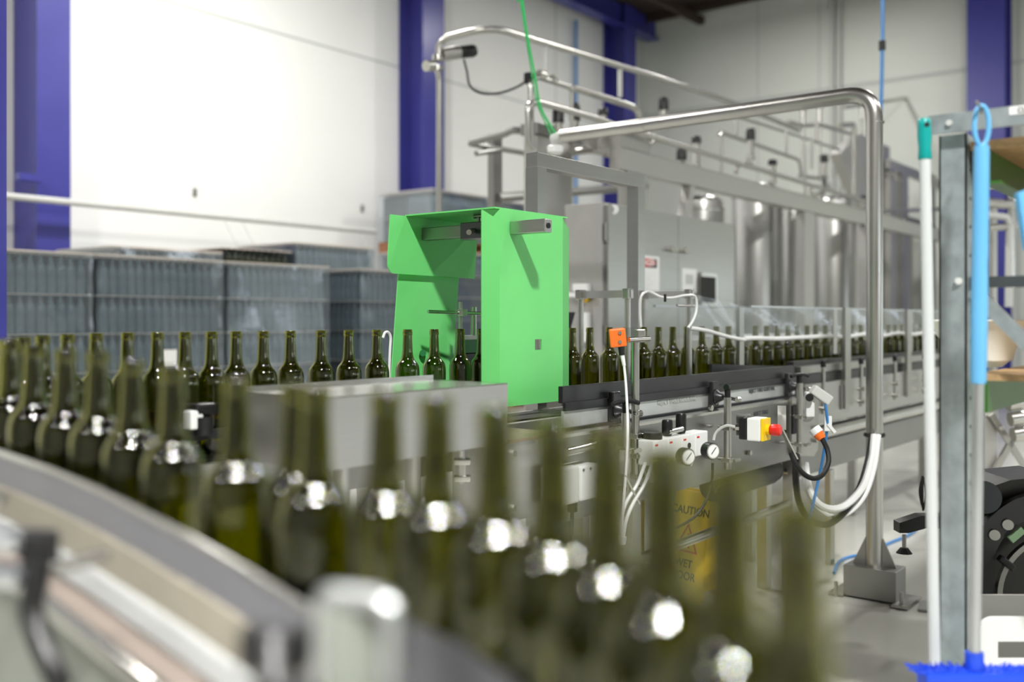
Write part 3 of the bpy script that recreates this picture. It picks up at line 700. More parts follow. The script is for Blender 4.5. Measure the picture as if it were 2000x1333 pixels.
# ------------------------------------------------------------------ bridge frames over the line
def bridge(pxr, pxf, pyt, dr, df, zlow, label, flat=True):
    t = thing('line_bridge', label, 'bracket', (sD(pxr, dr), (dr+df)/2, zlow), 'small bridge frames over the bottle line')
    a, b_ = onD(pxr, pyt, dr), onD(pxf, pyt, df)
    b_.z = a.z
    MB().cyl((a.x, dr, LZ+.0), (a.x, dr, a.z), .0125, 14).build('rear_post', 'steel', t, True)
    MB().cyl((b_.x, df, zlow), (b_.x, df, b_.z), .0125, 14).build('front_post', 'steel', t, True)
    d = (b_-a).normalized()
    MB().beam(a-d*.02+UP*.012, b_+d*.02+UP*.012, .008, .030).build('top_bar', 'steel_sheet', t)
    for q in (a, b_): MB().obox(q+UP*.012, (.045, .03, .042), None, .005).build('clamp_block', 'steel', t)
    return t
b1 = bridge(1134, 1226, 582, 2.33, 2.085, LZ, 'steel bridge bracket of two rods and flat bar right of the green hood')
b2 = bridge(1257, 1346, 582, 2.33, 2.085, LZ, 'steel bridge bracket with white cable and draped film beside it')
cw = thing('cable', 'white cable looped over the second bridge bracket', 'cable', onD(1300, 580, 2.1))
MB().tube(smooth([onD(1252, 640, 2.28), onD(1250, 605, 2.28), onD(1253, 578, 2.27), onD(1268, 570, 2.25), onD(1290, 580, 2.15), onD(1312, 582, 2.1), onD(1340, 577, 2.06), onD(1358, 580, 2.05), onD(1360, 605, 2.05), onD(1354, 625, 2.05), onD(1344, 641, 2.055)], 6), .0055, 8).build('strand', 'white_pl', cw, True)
MB().cyl(onD(1299, 575, 2.09), onD(1299, 590, 2.09), .006, 8).build('cable_tie', 'black', cw)
MB().cyl(onD(1322, 597, 2.07), onD(1356, 598, 2.05), .006, 10).build('cross_pin', 'steel', b2, True)
# square gantry frame behind the line
sf = thing('post_frame', 'welded square tube stainless frame rising behind the green hood', 'frame', (3.5, 2.5, 0))
Z1 = 3.98
pa = W(1057, 299, Z1); FDf = pa.y+.025; pb = onD(1242, 352, FDf); pb.z = pa.z
hw = .03
MB().box((pa.x-hw, FDf-hw, 0), (pa.x+hw, FDf+hw, pa.z-.0585)).build('left_post', 'steel_brushed', sf)
MB().box((pb.x-hw, FDf-hw, 0), (pb.x+hw, FDf+hw, pa.z-.0585)).build('right_post', 'steel_brushed', sf)
MB().box((pa.x-hw, FDf-hw, pa.z-.058), (pb.x+hw, FDf+hw, pa.z), .002).build('top_rail', 'steel_brushed', sf)
# ------------------------------------------------------------------ clear cover over the running line
ct = thing('film_tunnel', 'clear film tunnel on steel frame over the bottle line at right', 'cover', (6, 2.2, 1.0))
CD = 2.06
fx0, fx1 = sD(1452, CD), sD(1846, CD)
ztp, zbt = 1.352, 1.202
def ripple(u, v): return .006*math.sin(u*31+v*5)+.004*math.sin(u*83+v*9)
MB().grid(lambda u, v: Vector((fx0+(fx1-fx0)*u, CD+ripple(u, v)*(1-abs(2*v-1)), zbt+(ztp-zbt)*v)), 60, 6).build('front_film', 'film', ct, True)
MB().grid(lambda u, v: Vector((fx0+(fx1-fx0)*u, 2.37+ripple(u, v), zbt+(ztp-zbt)*v)), 40, 4).build('back_film', 'film', ct, True)
MB().grid(lambda u, v: Vector((fx0+(fx1-fx0)*u, CD+.31*v, ztp+.003+.004*math.sin(u*50+v*6))), 50, 5).build('top_film', 'film', ct, True)
MB().box((sD(1366, 2.33), CD-.008, ztp), (fx1, CD+.006, ztp+.010)).build('top_rail', 'alu', ct)
MB().box((fx0-.3, 2.365, ztp), (fx1, 2.38, ztp+.012)).build('top_rail', 'alu', ct)
MB().tube([Vector((fx0+(fx1-fx0)*k/60, CD-.006, zbt+.004*math.sin(k*.5)-.006*math.sin(k*PI/10)**2)) for k in range(61)], .011, 8).build('lower_band', 'white_pl', ct, True)
MB().box((fx0, 2.362, zbt-.012), (fx1, 2.372, zbt+.012)).build('lower_band', 'white_pl', ct)
for px in (1449, 1652, 1781):
    x = sD(px, CD+.012); MB().box((x-.025, CD+.012, LZ+.13), (x+.025, CD+.03, ztp)).build('upright', 'steel', ct)
x = sD(1632, CD-.02); MB().box((x-.03, CD-.02, 1.10), (x+.03, CD-.014, ztp)).build('hanging_strap', 'steel_sheet', ct)
# draped end of the film
A, B, Cc, Dd = onD(1348, 573, 2.07), onD(1362, 571, 2.2), onD(1452, 598, CD), onD(1452, 664, CD)
E = onD(1348, 641, 2.07)
def drape(u, v):
    top = A.lerp(Cc, u); bot = E.lerp(Dd, u)
    p = bot.lerp(top, v); return p+Vector((0, .0010*math.sin((u+.55*v)*19)*math.sin(u*PI), 0))
MB().grid(drape, 22, 16).build('draped_film', 'film', ct, True)
MB().tube(smooth([E, E.lerp(Dd, .3)+UP*.004, E.lerp(Dd, .7)-UP*.002, Dd], 5), .009, 8).build('drape_band', 'white_pl', ct, True)
def drape2(u, v):
    a = onD(1262, 573, 2.30).lerp(onD(1362, 570, 2.2), u); b_ = onD(1262, 660, 2.36).lerp(onD(1452, 664, 2.34), u)
    return b_.lerp(a, v)+Vector((0, .0010*math.sin((u+.5*v)*17), 0))
MB().grid(drape2, 22, 14).build('draped_film', 'film', ct, True)
MB().grid(lambda u, v: onD(1256, 573, 2.33).lerp(onD(1360, 571, 2.07), u)+Vector((0, (v-.5)*.05, .014+.003*math.sin(u*11+v*5)*math.sin(v*PI))), 20, 6).build('gathered_film', 'film', ct, True)

# ------------------------------------------------------------------ big bent gantry pipe with base
gp = thing('gantry_pipe', 'large bent stainless pipe arching over the line to the floor', 'pipe', (0, 0, 0))
pz = 4.64
foot = W(1714, 1120, pz); topc = W(1708, 180, pz); top_z = topc.z
foot = Vector((topc.x, topc.y, .15)); gp.location = (topc.x, topc.y, 0)
endp = Vector((topc.x, topc.y+1.77, top_z-.005))
MB().tube(rounded([foot, Vector((topc.x, topc.y, top_z)), endp], .13, 10), .038, 24).build('pipe', 'steel', gp, True)
q = W(1710, 240, pz); MB().cyl((q.x, q.y, q.z-.004), (q.x, q.y, q.z+.004), .0395, 24).build('weld_ring', 'steel_dull', gp, True)
MB().cyl(endp+Vector((0, -.002, 0)), endp+Vector((0, .07, -.01)), .034, 20, .028).build('pipe_end', 'grey_pl', gp, True)
MB().cyl(endp+Vector((0, -.55, 0)), endp+Vector((0, -.38, 0)), .0392, 24).build('sleeve', 'steel', gp, True)
MB().obox((topc.x, topc.y, .08), (.15, .24, .14), None, .003).build('base_block', 'steel_dull', gp)
for d in (-1, 1):
    MB().prism([Vector((topc.x-.004, topc.y+d*.04, .15)), Vector((topc.x-.004, topc.y+d*.10, .15)), Vector((topc.x-.004, topc.y+d*.04, .28))], (.008, 0, 0)).build('gusset', 'steel_dull', gp)
    MB().obox((topc.x+d*.02, topc.y+d*.15, .012), (.22, .07, .012)).build('foot_plate', 'steel', gp)
    MB().cyl((topc.x-.09, topc.y+d*.15, 0), (topc.x-.09, topc.y+d*.15, .07), .009, 10).build('levelling_bolt', 'steel', gp)
MB().beam(Vector((topc.x-.1, topc.y-.25, .006)), Vector((topc.x+.06, topc.y-.22, .006)), .05, .01).build('floor_plate', 'steel_dull', gp)
# white tag and green rope on its end
tg = thing('hanging_cup', 'small bright white cup tied under the end of the large pipe', 'cup', endp)
c = endp+Vector((0, .05, -.075))
MB().lathe([(0, -.025), (.030, -.025), (.044, -.012), (.048, .02), (.042, .026), (0, .026)], c, 20).build('cup', 'white_pl', tg, True)
gt = thing('rope', 'thin green rope hanging from the roof to the end of the large pipe', 'rope', endp+Vector((0, .04, .04)))
e0 = endp+Vector((0, .05, .02)); Zr = CS*e0.x+SN*e0.y
MB().tube(smooth([e0, W(1056, 210, Zr), W(1045, 150, Zr-.03), W(1030, 70, Zr-.02), W(1018, -20, Zr), W(1008, -120, Zr), Vector((W(1000, -180, Zr).x, W(1000, -180, Zr).y, CZ-.17))], 5), .007, 6).build('strand', 'green_rope', gt)
MB().tube(smooth([e0+Vector((0, .02, -.02)), W(1050, 205, Zr+.02), W(1038, 140, Zr), W(1024, 50, Zr), W(1014, -20, Zr), W(1006, -120, Zr)], 5), .004, 6).build('strand', 'green_rope', gt)

# cables on the gantry pipe
hl = thing('hose_bundle', 'black and white hose loops tied to the large gantry pipe', 'hose', W(1640, 1020, 4.4))
def cable(pts, r, m, nm='strand', par=None, n=7): return MB().tube(smooth([W(*p) for p in pts], n), r, 8).build(nm, m, par or hl, True)
cable([(1703, 848, 4.55), (1697, 890, 4.5), (1680, 950, 4.45), (1650, 1000, 4.4), (1615, 1025, 4.35), (1580, 1015, 4.3), (1560, 980, 4.25), (1554, 930, 4.2), (1556, 890, 4.1)], .014, 'rubber')
cable([(1708, 850, 4.53), (1702, 900, 4.48), (1686, 950, 4.42), (1655, 985, 4.36), (1625, 995, 4.3), (1598, 985, 4.28), (1580, 955, 4.3), (1572, 905, 4.35)], .016, 'white_pl')
cable([(1716, 850, 4.55), (1708, 910, 4.5), (1690, 965, 4.46), (1660, 1000, 4.42), (1625, 1010, 4.4), (1592, 990, 4.35), (1574, 950, 4.3), (1570, 905, 4.3)], .012, 'white_pl')
MB().lathe([(.046, -.008), (.05, 0), (.046, .008)], (topc.x, topc.y, W(1712, 850, pz).z), 20).build('tie_band', 'black', hl)
pg = thing('power_plug', 'orange and white power plug with black cable at the end of the table', 'plug', W(1598, 845, 4.0))
MB().cyl(W(1590, 838, 3.85), W(1598, 848, 3.84), .024, 16).build('collar', 'white_pl', pg, True)
MB().cyl(W(1598, 848, 3.84), W(1606, 858, 3.83), .022, 16, .016).build('body', 'orange', pg, True)
cable([(1606, 858, 3.83), (1616, 880, 3.82), (1618, 905, 3.8), (1606, 928, 3.78), (1588, 935, 3.76), (1568, 925, 3.75), (1553, 905, 3.75), (1545, 885, 3.76)], .010, 'rubber', 'cable', pg)
lc = thing('limit_switch', 'pale grey switch box on bracket at the far end of the reject table', 'switch', W(1600, 780, 4.0))
MB().obox(W(1603, 772, 4.0), (.085, .05, .04), Matrix.Rotation(math.radians(35), 3, FWD) @ ROTC, .006).build('body', 'grey_pl', lc)
MB().obox(W(1581, 790, 4.02), (.035, .03, .10), ROTC, .005).build('bracket', 'white_pl', lc)
MB().cyl(W(1581, 777, 3.99), W(1581, 777, 3.975), .016, 14).build('sensor_eye', 'black', lc, True)
MB().obox(W(1617, 828, 4.0), (.03, .01, .06), ROTC, .002).build('cable_tag', 'white_pl', lc)
MB().beam(W(1616, 828, 4.0), W(1630, 845, 4.0), .02, .012).build('cable_clip', 'white_pl', lc)
cd = thing('cord', 'thin blue cord hanging from the switch box to the floor', 'cord', W(1585, 1000, 4.1))
cable([(1612, 790, 3.98), (1616, 830, 4.0), (1608, 890, 4.05), (1598, 940, 4.1), (1588, 985, 4.1), (1578, 1020, 4.1)], .006, 'blue_hose', 'strand', cd)
fh = thing('floor_hose', 'thin blue hose lying curved on the pale floor by the pipe base', 'hose', floorpt(1660, 1090))
MB().tube(smooth([floorpt(px, py, .008) for px, py in ((1628, 1120), (1638, 1098), (1660, 1088), (1700, 1080), (1735, 1062), (1770, 1048), (1790, 1035))], 6), .008, 8).build('strand', 'blue_hose', fh, True)
# blue air line hanging from the roof
al = thing('air_line', 'blue air hose hanging down from the roof beside the pipe bend', 'hose', W(1722, 430, 7.5))
p0 = W(1724, -40, 7.5); p1 = W(1722, 440, 7.5)
MB().tube(smooth([Vector((p0.x, p0.y, CZ-.01)), p0, W(1723, 90, 7.5), W(1721, 200, 7.5), W(1716, 300, 7.5), W(1712, 420, 7.5)], 5), .014, 8).build('strand', 'blue_hose', al, True)
MB().cyl(W(1723, 80, 7.5), W(1723, 98, 7.5), .025, 10).build('coupling', 'black', al, True)

# ------------------------------------------------------------------ control cabinet
cab = thing('control_cabinet', 'tall stainless double door cabinet with signs behind the bottle line', 'cabinet', (6.5, 3.6, 0))
KD = 3.6; kx0, kx1 = sD(1183, KD), sD(1435, KD); kz = onD(1183, 394, KD).z; kd = 3.93
MB().box((kx0, KD+.03, .1), (kx1, kd, kz), .004).build('body', mat('cabinet_steel', (176, 175, 172), .45, .55, .05, 5), cab)
MB().box((kx0+.03, KD+.06, 0), (kx1-.03, kd-.03, .1)).build('plinth', 'black', cab)
km = sD(1325, KD)
def door(x0, x1, hx):
    d = MB().box((x0+.004, KD, .13), (x1-.004, KD+.029, kz-.01), .004).build('door', 'steel_brushed', cab)
    hz = onD(1320, 488, KD).z
    MB().cyl((hx, KD-.001, hz), (hx, KD-.03, hz), .022, 14).build('lock', 'steel_bright', d, True)
    MB().obox((hx-.01, KD-.036, hz-.006), (.11, .018, .022), None, .006).build('handle', 'steel_bright', d)
    return d
d1 = door(kx0+.03, km, sD(1311, KD)); d2 = door(km, kx1, sD(1337, KD))
for z in (kz-.2, 1.2, .5): MB().cyl((kx0+.016, KD+.01, z-.06), (kx0+.016, KD+.01, z+.06), .013, 10).build('hinge', 'steel_dull', cab, True)
lab = MB().cyl(onD(1198, 409, KD-.0005), onD(1198, 409, KD-.002), .035, 24).build('warning_sticker', 'paper', d1)
q = onD(1198, 409, KD-.0025); MB().prism([q+Vector((-.012, 0, .009)), q+Vector((.012, 0, .009)), q+Vector((0, 0, -.012))], (0, -.0006, 0)).build('sticker_mark', 'print', lab)
sg = MB().box(onD(1237, 497, KD-.0005), onD(1288, 570, KD-.0025)).build('danger_sign', 'paper', d1)
MB().box(onD(1241, 503, KD-.003), onD(1283, 524, KD-.0045)).build('sign_header', 'ink', sg)
pr = [onD(1262+19*math.cos(k*PI/10), 513.3+8.5*math.sin(k*PI/10), KD-.0048) for k in range(20)]
MB().prism(pr, (0, -.001, 0)).build('sign_oval', 'sign_red', sg)
text('sign_lettering', 'DANGER', 'paper', sg, onD(1262, 518.5, KD-.0062), (1, 0, 0), (0, 0, 1), .062, 'CENTER')
for k in range(6): MB().box(onD(1242, 531+k*6, KD-.003), onD(1278-(k % 3)*4, 533.5+k*6, KD-.0035)).build('sign_line', 'joint', sg)
nt = MB().box(onD(1332, 524, KD-.0005), onD(1361, 574, KD-.002)).build('notice', 'paper', d2)
MB().box(onD(1339, 536, KD-.003), onD(1354, 556, KD-.0035)).build('notice_print', 'joint', nt)
MB().box(onD(1365, 533, KD-.0005), onD(1401, 596, KD-.03)).build('screen_bezel', 'steel_bright', d2)
MB().box(onD(1368, 540, KD-.031), onD(1398, 592, KD-.034)).build('screen', 'screen', d2)
# fittings on the cabinet side
q = onS(1136, 562, kx0-.03); MB().obox(q, (.05, .12, .05), None, .006).build('socket_box', 'white_pl', cab)
MB().obox(q+Vector((0, .0, -.05)), (.06, .20, .03), None, .006).build('socket_bar', 'white_pl', cab)
q = onS(1144, 584, kx0-.02); MB().cyl(q+Vector((.015, 0, 0)), q-Vector((.03, 0, 0)), .025, 16).build('rotary_switch', 'yellow', cab, True)
MB().cyl(q-Vector((.03, 0, 0)), q-Vector((.05, 0, 0)), .016, 16).build('switch_knob', 'red', cab, True)
q = onS(1142, 640, kx0-.03); MB().obox(q, (.05, .07, .2), None, .01).build('cable_cover', 'white_pl', cab)
# dark wedge by the hood's exit
single(MB().prism([onD(1112, 610, 3.0), onD(1124, 610, 3.0), onD(1114, 645, 3.0), Vector((sD(1114, 3.0), 3.0, 0)), Vector((sD(1108, 3.0), 3.0, 0)), onD(1108, 645, 3.0)], (.02, .05, 0)), 'dark_bracket', 'black', 'small dark tapering bracket right behind the green hood', 'bracket')

# ------------------------------------------------------------------ filling machine behind
fm = thing('filling_machine', 'stainless filling machine frame with long beam and posts behind the cabinet', 'machine', (8, 4, 0))
BD = 4.0
bz = onD(1300, 330, BD).z
MB().box((sD(1212, BD), BD, bz-.085), (sD(1845, BD), BD+.10, bz+.085), .004).build('long_beam', 'steel_sheet', fm)
def post(px0, px1, D, z1, z0=0., m='steel_sheet', dd=.09): MB().box((sD(px0, D), D, z0), (sD(px1, D), D+dd, z1)).build('post', m, fm)
post(1226, 1262, BD+.005, bz-.09, m='steel_sheet'); post(1572, 1590, BD+.005, bz-.09); post(1692, 1704, BD+.005, bz-.09)
MB().beam(onD(1348, 352, BD+.05), onD(1332, 440, BD+.05), .08, .08).build('brace', 'steel_sheet', fm)
MB().box((sD(1212, BD), BD, bz+.087), (sD(1270, BD), BD+.35, bz+.2)).build('beam_box', 'steel_sheet', fm)
tw = thing('machine_tower', 'plain grey steel tower box behind the green hood', 'machine', (5, 4.3, 0))
TX0, TX1 = sD(1048, 4.42), sD(1118, 4.42); tz = onD(1080, 270, 4.42).z
MB().box((TX0, 4.42, 0), (TX1, 4.54, tz), .006).build('tower', 'steel_sheet', tw)
MB().box((TX0-.02, 4.40, tz), (TX1+.55, 4.56, tz+.09), .01).build('top_plate', 'steel_dull', tw)
fp = thing('side_frame', 'thin steel side frame with rails left of the grey tower', 'frame', (6, 5, 0))
for pts_, r in (([(972, 268, 5.0), (972, 480, 5.0)], .05),):
    MB().box((sD(964, 5.0), 5.0, 0), (sD(981, 5.0), 5.06, onD(972, 262, 5.0).z)).build('post', 'steel_dull', fp)
def pt(lst): return [onD(*p) for p in lst]
MB().tube(rounded(pt([(918, 279, 5.0), (985, 262, 4.8), (1000, 254, 4.75), (1040, 258, 4.65)]), .1), .03, 8).build('top_rail', 'steel_dull', fp, True)
MB().tube(pt([(918, 281, 5.0), (1045, 303, 5.0)]), .022, 8).build('side_rail', 'steel_dull', fp, True)
MB().tube(pt([(972, 387, 5.0), (1260, 364, 5.2)]), .04, 8).build('cross_rail', 'steel_dull', fp, True)
MB().tube(pt([(930, 300, 5.0), (975, 292, 5.0)]), .022, 8).build('side_rail', 'steel_dull', fp, True)
def pipe(label, pts, r, m='steel', rad=.12, extra=()):
    P = pt(pts); t = MB().tube(rounded(P, rad), r, 12).build('process_pipe', m, fm, True); t['label'] = label
    for (a, b_, rr, mm, nm) in extra: MB().cyl(onD(*a), onD(*b_), rr, 12).build(nm, mm, t, True)
    return t
pipe('tall steel pipe rising left of the machine and running down over it', [(857, 120, 4.9), (857, 78, 4.9), (958, 52, 4.55), (1270, 147, 4.55), (1420, 197, 4.55), (1560, 255, 4.55)], .026, rad=.2,
     extra=[((855, 108, 4.9), (855, 118, 4.9), .04, 'steel_bright', 'union'), ((855, 128, 4.9), (855, 138, 4.9), .04, 'steel_bright', 'union'), ((1066, 86, 4.55), (1066, 148, 4.55), .014, 'grey_pl', 'hanger'), ((1211, 135, 4.55), (1211, 190, 4.55), .02, 'grey_pl', 'hanger')])
pipe('slim vertical pipe standing behind the green hood', [(838, 129, 4.9), (852, 130, 4.9), (858, 150, 4.9), (857, 560, 4.9)], .022, rad=.1, extra=[((832, 129, 4.9), (846, 129, 4.9), .04, 'steel_bright', 'ball_end')])
pipe('bent double steel pipe loop just left of the rope end', [(1040, 290, 4.0), (1031, 280, 4.0), (1031, 204, 4.0), (1050, 199, 4.0), (1165, 231, 4.0), (1260, 268, 4.0)], .022, rad=.1)
pipe('second bent pipe beside the double loop', [(1040, 288, 4.1), (1037, 205, 4.1), (1046, 196, 4.1), (1062, 202, 4.1)], .018, rad=.08)
pipe('upper pipe elbow turning down behind the green rope', [(1036, 215, 4.3), (1036, 160, 4.3), (1050, 150, 4.3), (1112, 170, 4.3), (1117, 178, 4.3), (1117, 260, 4.3)], .02, rad=.1, extra=[((1052, 145, 4.3), (1062, 149, 4.3), .035, 'steel_bright', 'union'), ((1078, 153, 4.3), (1084, 158, 4.3), .032, 'steel_bright', 'union')])
pipe('middle pipe with elbow before the dark corner column', [(1120, 172, 4.6), (1225, 205, 4.6), (1245, 214, 4.6), (1252, 240, 4.6)], .028, rad=.15)
pipe('long front hand rail pipe above the beam', [(1225, 252, 3.95), (1400, 307, 3.95), (1700, 396, 3.95)], .022)
pipe('thin upper rail pipe beneath the gantry tube', [(1420, 222, 4.6), (1535, 258, 4.6), (1640, 293, 4.6)], .016)
pipe('short rail pipe ending in an elbow at the right', [(1403, 266, 4.3), (1408, 259, 4.3), (1440, 270, 4.3), (1562, 313, 4.3), (1566, 345, 4.3)], .02)
pipe('stubby horizontal pipe with rusty joint above the frame', [(1118, 296, 4.3), (1155, 291, 4.3), (1180, 297, 4.3), (1240, 312, 4.3)], .035, rad=.2, extra=[((1174, 294, 4.3), (1180, 297, 4.3), .037, 'wood', 'joint_ring')])
pipe('small looped pipe on the beam beside the cap valve', [(1265, 300, 4.05), (1266, 285, 4.05), (1280, 271, 4.05), (1296, 275, 4.05)], .02, rad=.1)
pipe('small swan neck pipe halfway along the beam', [(1438, 338, 4.0), (1440, 325, 4.0), (1452, 318, 4.0), (1468, 322, 4.0)], .02, rad=.1)
pipe('bright hooked pipe near the far end of the beam', [(1585, 360, 4.0), (1582, 374, 4.0), (1592, 382, 4.0), (1604, 378, 4.0)], .025, 'steel_bright', rad=.1)
pipe('tall bright pipe behind the bend of the gantry', [(1640, 246, 4.6), (1668, 243, 4.6), (1668, 380, 4.6)], .035, 'steel_bright', rad=.06)
pipe('pale looped pipe right of the gantry bend', [(1648, 210, 5.2), (1680, 206, 5.2), (1770, 192, 5.2), (1778, 205, 5.2), (1774, 330, 5.2)], .03, rad=.2)
pipe('horizontal pale pipe behind the white mop handle', [(1722, 413, 4.45), (1850, 408, 4.45)], .03)
pipe('pipe carrying the twin capped valves', [(1540, 238, 4.8), (1568, 246, 4.8), (1600, 244, 4.8), (1662, 262, 4.8)], .026, extra=[((1568, 246, 4.8), (1568, 345, 4.8), .022, 'steel_bright', 'riser'), ((1600, 244, 4.8), (1600, 345, 4.8), .022, 'steel_bright', 'riser')])
pipe('riser under the valve by the gantry bend', [(1684, 230, 5.0), (1684, 340, 5.0), (1684, 400, 4.9)], .024)
pipe('riser under the valve by the far tank', [(1610, 343, 4.3), (1610, 372, 4.2), (1600, 396, 4.08)], .024)
pipe('cross pipe tying the risers to the beam', [(1560, 344, 4.8), (1612, 350, 4.8), (1622, 372, 4.08)], .024)
for i, (px, y0, y1) in enumerate(((1408, 262, 352), (1536, 255, 300), (1437, 225, 268), (1585, 270, 330), (1572, 285, 380), (1595, 235, 275))):
    q0, q1 = onD(px, y0, 4.3), onD(px, y1, 4.3)
    MB().cyl(q1, q0, .016, 10).build('rail_post', 'steel', fm, True)
def valve(px, ytop, ymid, ybot, D, label, r=.045):
    a, b_, c = onD(px, ytop, D), onD(px, ymid, D), onD(px, ybot, D)
    t = MB().cyl(c, b_, r*.72, 14).build('valve', 'steel_bright', fm, True); t['label'] = label
    MB().lathe([(0, (a-b_).length), (r*.75, (a-b_).length), (r, (a-b_).length*.75), (r, 0), (0, 0)], b_, 16).build('cap', 'black', t, True)
    MB().cyl(c-UP*.03, c, r*.9, 14).build('flange', 'steel', t, True)
vl = [(1296, 190, 215, 248, 4.3), (1360, 266, 280, 322, 4.3), (1331, 291, 313, 322, 4.1), (1466, 251, 274, 306, 4.1), (1509, 312, 323, 352, 4.1), (1568, 197, 215, 245, 4.8), (1600, 193, 211, 240, 4.8), (1610, 302, 318, 345, 4.3), (1688, 382, 393, 400, 4.0),
      (1090, 212, 240, 262, 4.3), (1122, 202, 236, 262, 4.3), (1178, 212, 226, 262, 4.6), (1684, 190, 203, 232, 5.0)]
vd = ['the tallest dark cap right of the corner column', 'small cap behind the front rail', 'black cap low on the beam start', 'tall cap above the middle of the beam', 'tiny cap peeking above the beam', 'left of the twin caps under the gantry tube', 'right of the twin caps under the gantry tube', 'cap beside the far tank', 'cap at the far beam end', 'black cap right of the green rope', 'cap under the upper pipe elbow', 'cap before the corner column', 'cap under the gantry bend']
for v, d in zip(vl, vd): valve(*v, 'steel valve with black cap, ' + d)
# actuator on the tall pipe with its cable
ac = MB().cyl(onD(862, 107, 4.9), onD(896, 102, 4.85), .05, 16).build('actuator', 'steel', fm, True)
a, b_ = onD(895, 102, 4.85), onD(928, 99, 4.8)
MB().tube([a, a.lerp(b_, .1), a.lerp(b_, .85), b_], .05, 16, True, [.045, .048, .048, .038]).build('cap', 'black', ac, True)
MB().cyl(b_, b_+(b_-a).normalized()*.01, .02, 12).build('indicator', 'yellow', ac, True)
MB().tube(smooth(pt([(906, 116, 4.8), (912, 140, 4.8), (918, 168, 4.75), (940, 182, 4.7), (975, 182, 4.6), (1010, 170, 4.5), (1030, 157, 4.4)]), 6), .009, 6).build('cable', 'black', ac, True)
MB().obox(onD(1033, 153, 4.35), (.05, .06, .08), None, .008).build('cable_box', 'black', fm)
# tanks
def tank(px, D, r, z0, z1, label, m='steel_brushed'):
    x = sD(px, D); t = thing('steel_tank', label, 'tank', (x, D, 0), 'cylindrical tanks of the filling machine')
    MB().lathe([(0, z0), (r, z0), (r, z1-.12), (r*.96, z1-.05), (r*.7, z1), (0, z1+.02)], (x, D, 0), 40).build('shell', m, t, True)
    MB().lathe([(r*1.015, z1-.15), (r*1.02, z1-.14), (r*1.015, z1-.13)], (x, D, 0), 40).build('seam_band', 'steel_bright', t, True)
    for k in range(3):
        a = k*2*PI/3+.4; MB().cyl((x+r*.8*math.cos(a), D+r*.8*math.sin(a), 0), (x+r*.8*math.cos(a), D+r*.8*math.sin(a), z0+.02), .03, 10).build('leg', 'steel', t, True)
tank(1372, 4.75, .22, .3, 2.55, 'stainless tank whose dome shows over the cabinet')
tank(1478, 4.55, .26, .3, 2.75, 'wide stainless tank just right of the cabinet')
tank(1549, 4.45, .13, .3, 2.62, 'narrow stainless cylinder between two wide tanks')
tank(1628, 4.6, .27, .3, 2.85, 'wide stainless tank left of the gantry pipe')
tank(1745, 5.15, .30, .3, 2.9, 'stainless tank partly behind the gantry pipe', 'steel_sheet')
for i, px in enumerate((1523, 1578, 1668)):
    x = sD(px, 4.25); single(MB().box((x-.05, 4.25, 0), (x+.05, 4.31, onD(px, 400+8*i, 4.25).z)), 'machine_upright', 'steel_dull', 'dark steel upright between the tanks, %s from the cabinet' % ORD[i], 'post', 'dark uprights between tanks')
hp = thing('steel_hopper', 'stepped stainless hopper behind the bend of the gantry pipe', 'hopper', onD(1700, 330, 4.72))
MB().prism([onD(1640, 300, 4.72), onD(1680, 262, 4.72), onD(1738, 288, 4.72), Vector((sD(1738, 4.72), 4.72, 0)), Vector((sD(1700, 4.72), 4.72, 0)), onD(1690, 420, 4.72)], (0, .14, 0)).build('body', 'steel_sheet', hp)
fr2 = thing('machine_stand', 'grey steel frame of beams and posts behind the mop handle', 'frame', (12, 4, 0))
MB().box(onD(1738, 330, 4.6), onD(1832, 352, 4.66)).build('top_beam', 'steel_sheet', fr2)
for px in (1745, 1768, 1822):
    MB().box((sD(px-5, 4.6), 4.6, 0), (sD(px+6, 4.6), 4.7, onD(px, 340, 4.6).z)).build('post', 'steel_sheet', fr2)
MB().beam(onD(1770, 428, 4.6), onD(1826, 446, 4.6), .05, .08).build('brace', 'steel_dull', fr2)
MB().tube(rounded(pt([(1731, 345, 4.55), (1733, 332, 4.55), (1744, 332, 4.55), (1748, 350, 4.55)]), .1), .03, 10).build('hook_pipe', 'steel_bright', fr2, True)

# pipework seen between the rack and the frame edge
pw = thing('pipe_cluster', 'pale bent pipes and fittings behind the blue brush handle', 'pipe', W(1950, 560, 8))
def wt(pts, r, m, par, rad=.1): MB().tube(rounded([W(*p) for p in pts], rad), r, 10).build('run', m, par, True)
wt([(1925, 365, 8), (1965, 355, 8), (1976, 375, 8), (1974, 560, 8)], .03, 'steel_bright', pw)
wt([(1925, 395, 8), (1960, 400, 8), (2010, 396, 8)], .04, 'steel', pw)
wt([(1925, 420, 8), (1968, 425, 8), (1972, 440, 8), (1970, 600, 8)], .03, 'grey_pl', pw)
wt([(1930, 445, 8), (2010, 440, 8)], .03, 'steel', pw)
MB().box(W(1930, 1000, 8.2), W(1948, 400, 8.3)).build('upright', 'steel_sheet', pw)
xf = thing('folding_stand', 'crossed steel stand with pipe fittings behind the rack', 'stand', W(1965, 930, 5.5))
MB().beam(W(1935, 810, 5.6), W(2010, 925, 5.6), .03, .03).build('cross_bar', 'steel', xf)
MB().beam(W(2010, 800, 5.6), W(1940, 925, 5.6), .03, .03).build('cross_bar', 'steel', xf)
MB().obox(W(1930, 900, 5.65), (.07, .06, .9), ROTC).build('upright', 'steel_sheet', xf)
for px, py in ((1980, 790), (1985, 820), (1990, 850)): MB().cyl(W(px-12, py, 5.5), W(px+14, py-4, 5.5), .04, 12).build('fitting', 'steel_bright', xf, True)
wt([(1905, 790, 5.2), (1995, 768, 5.0)], .028, 'alu', xf)

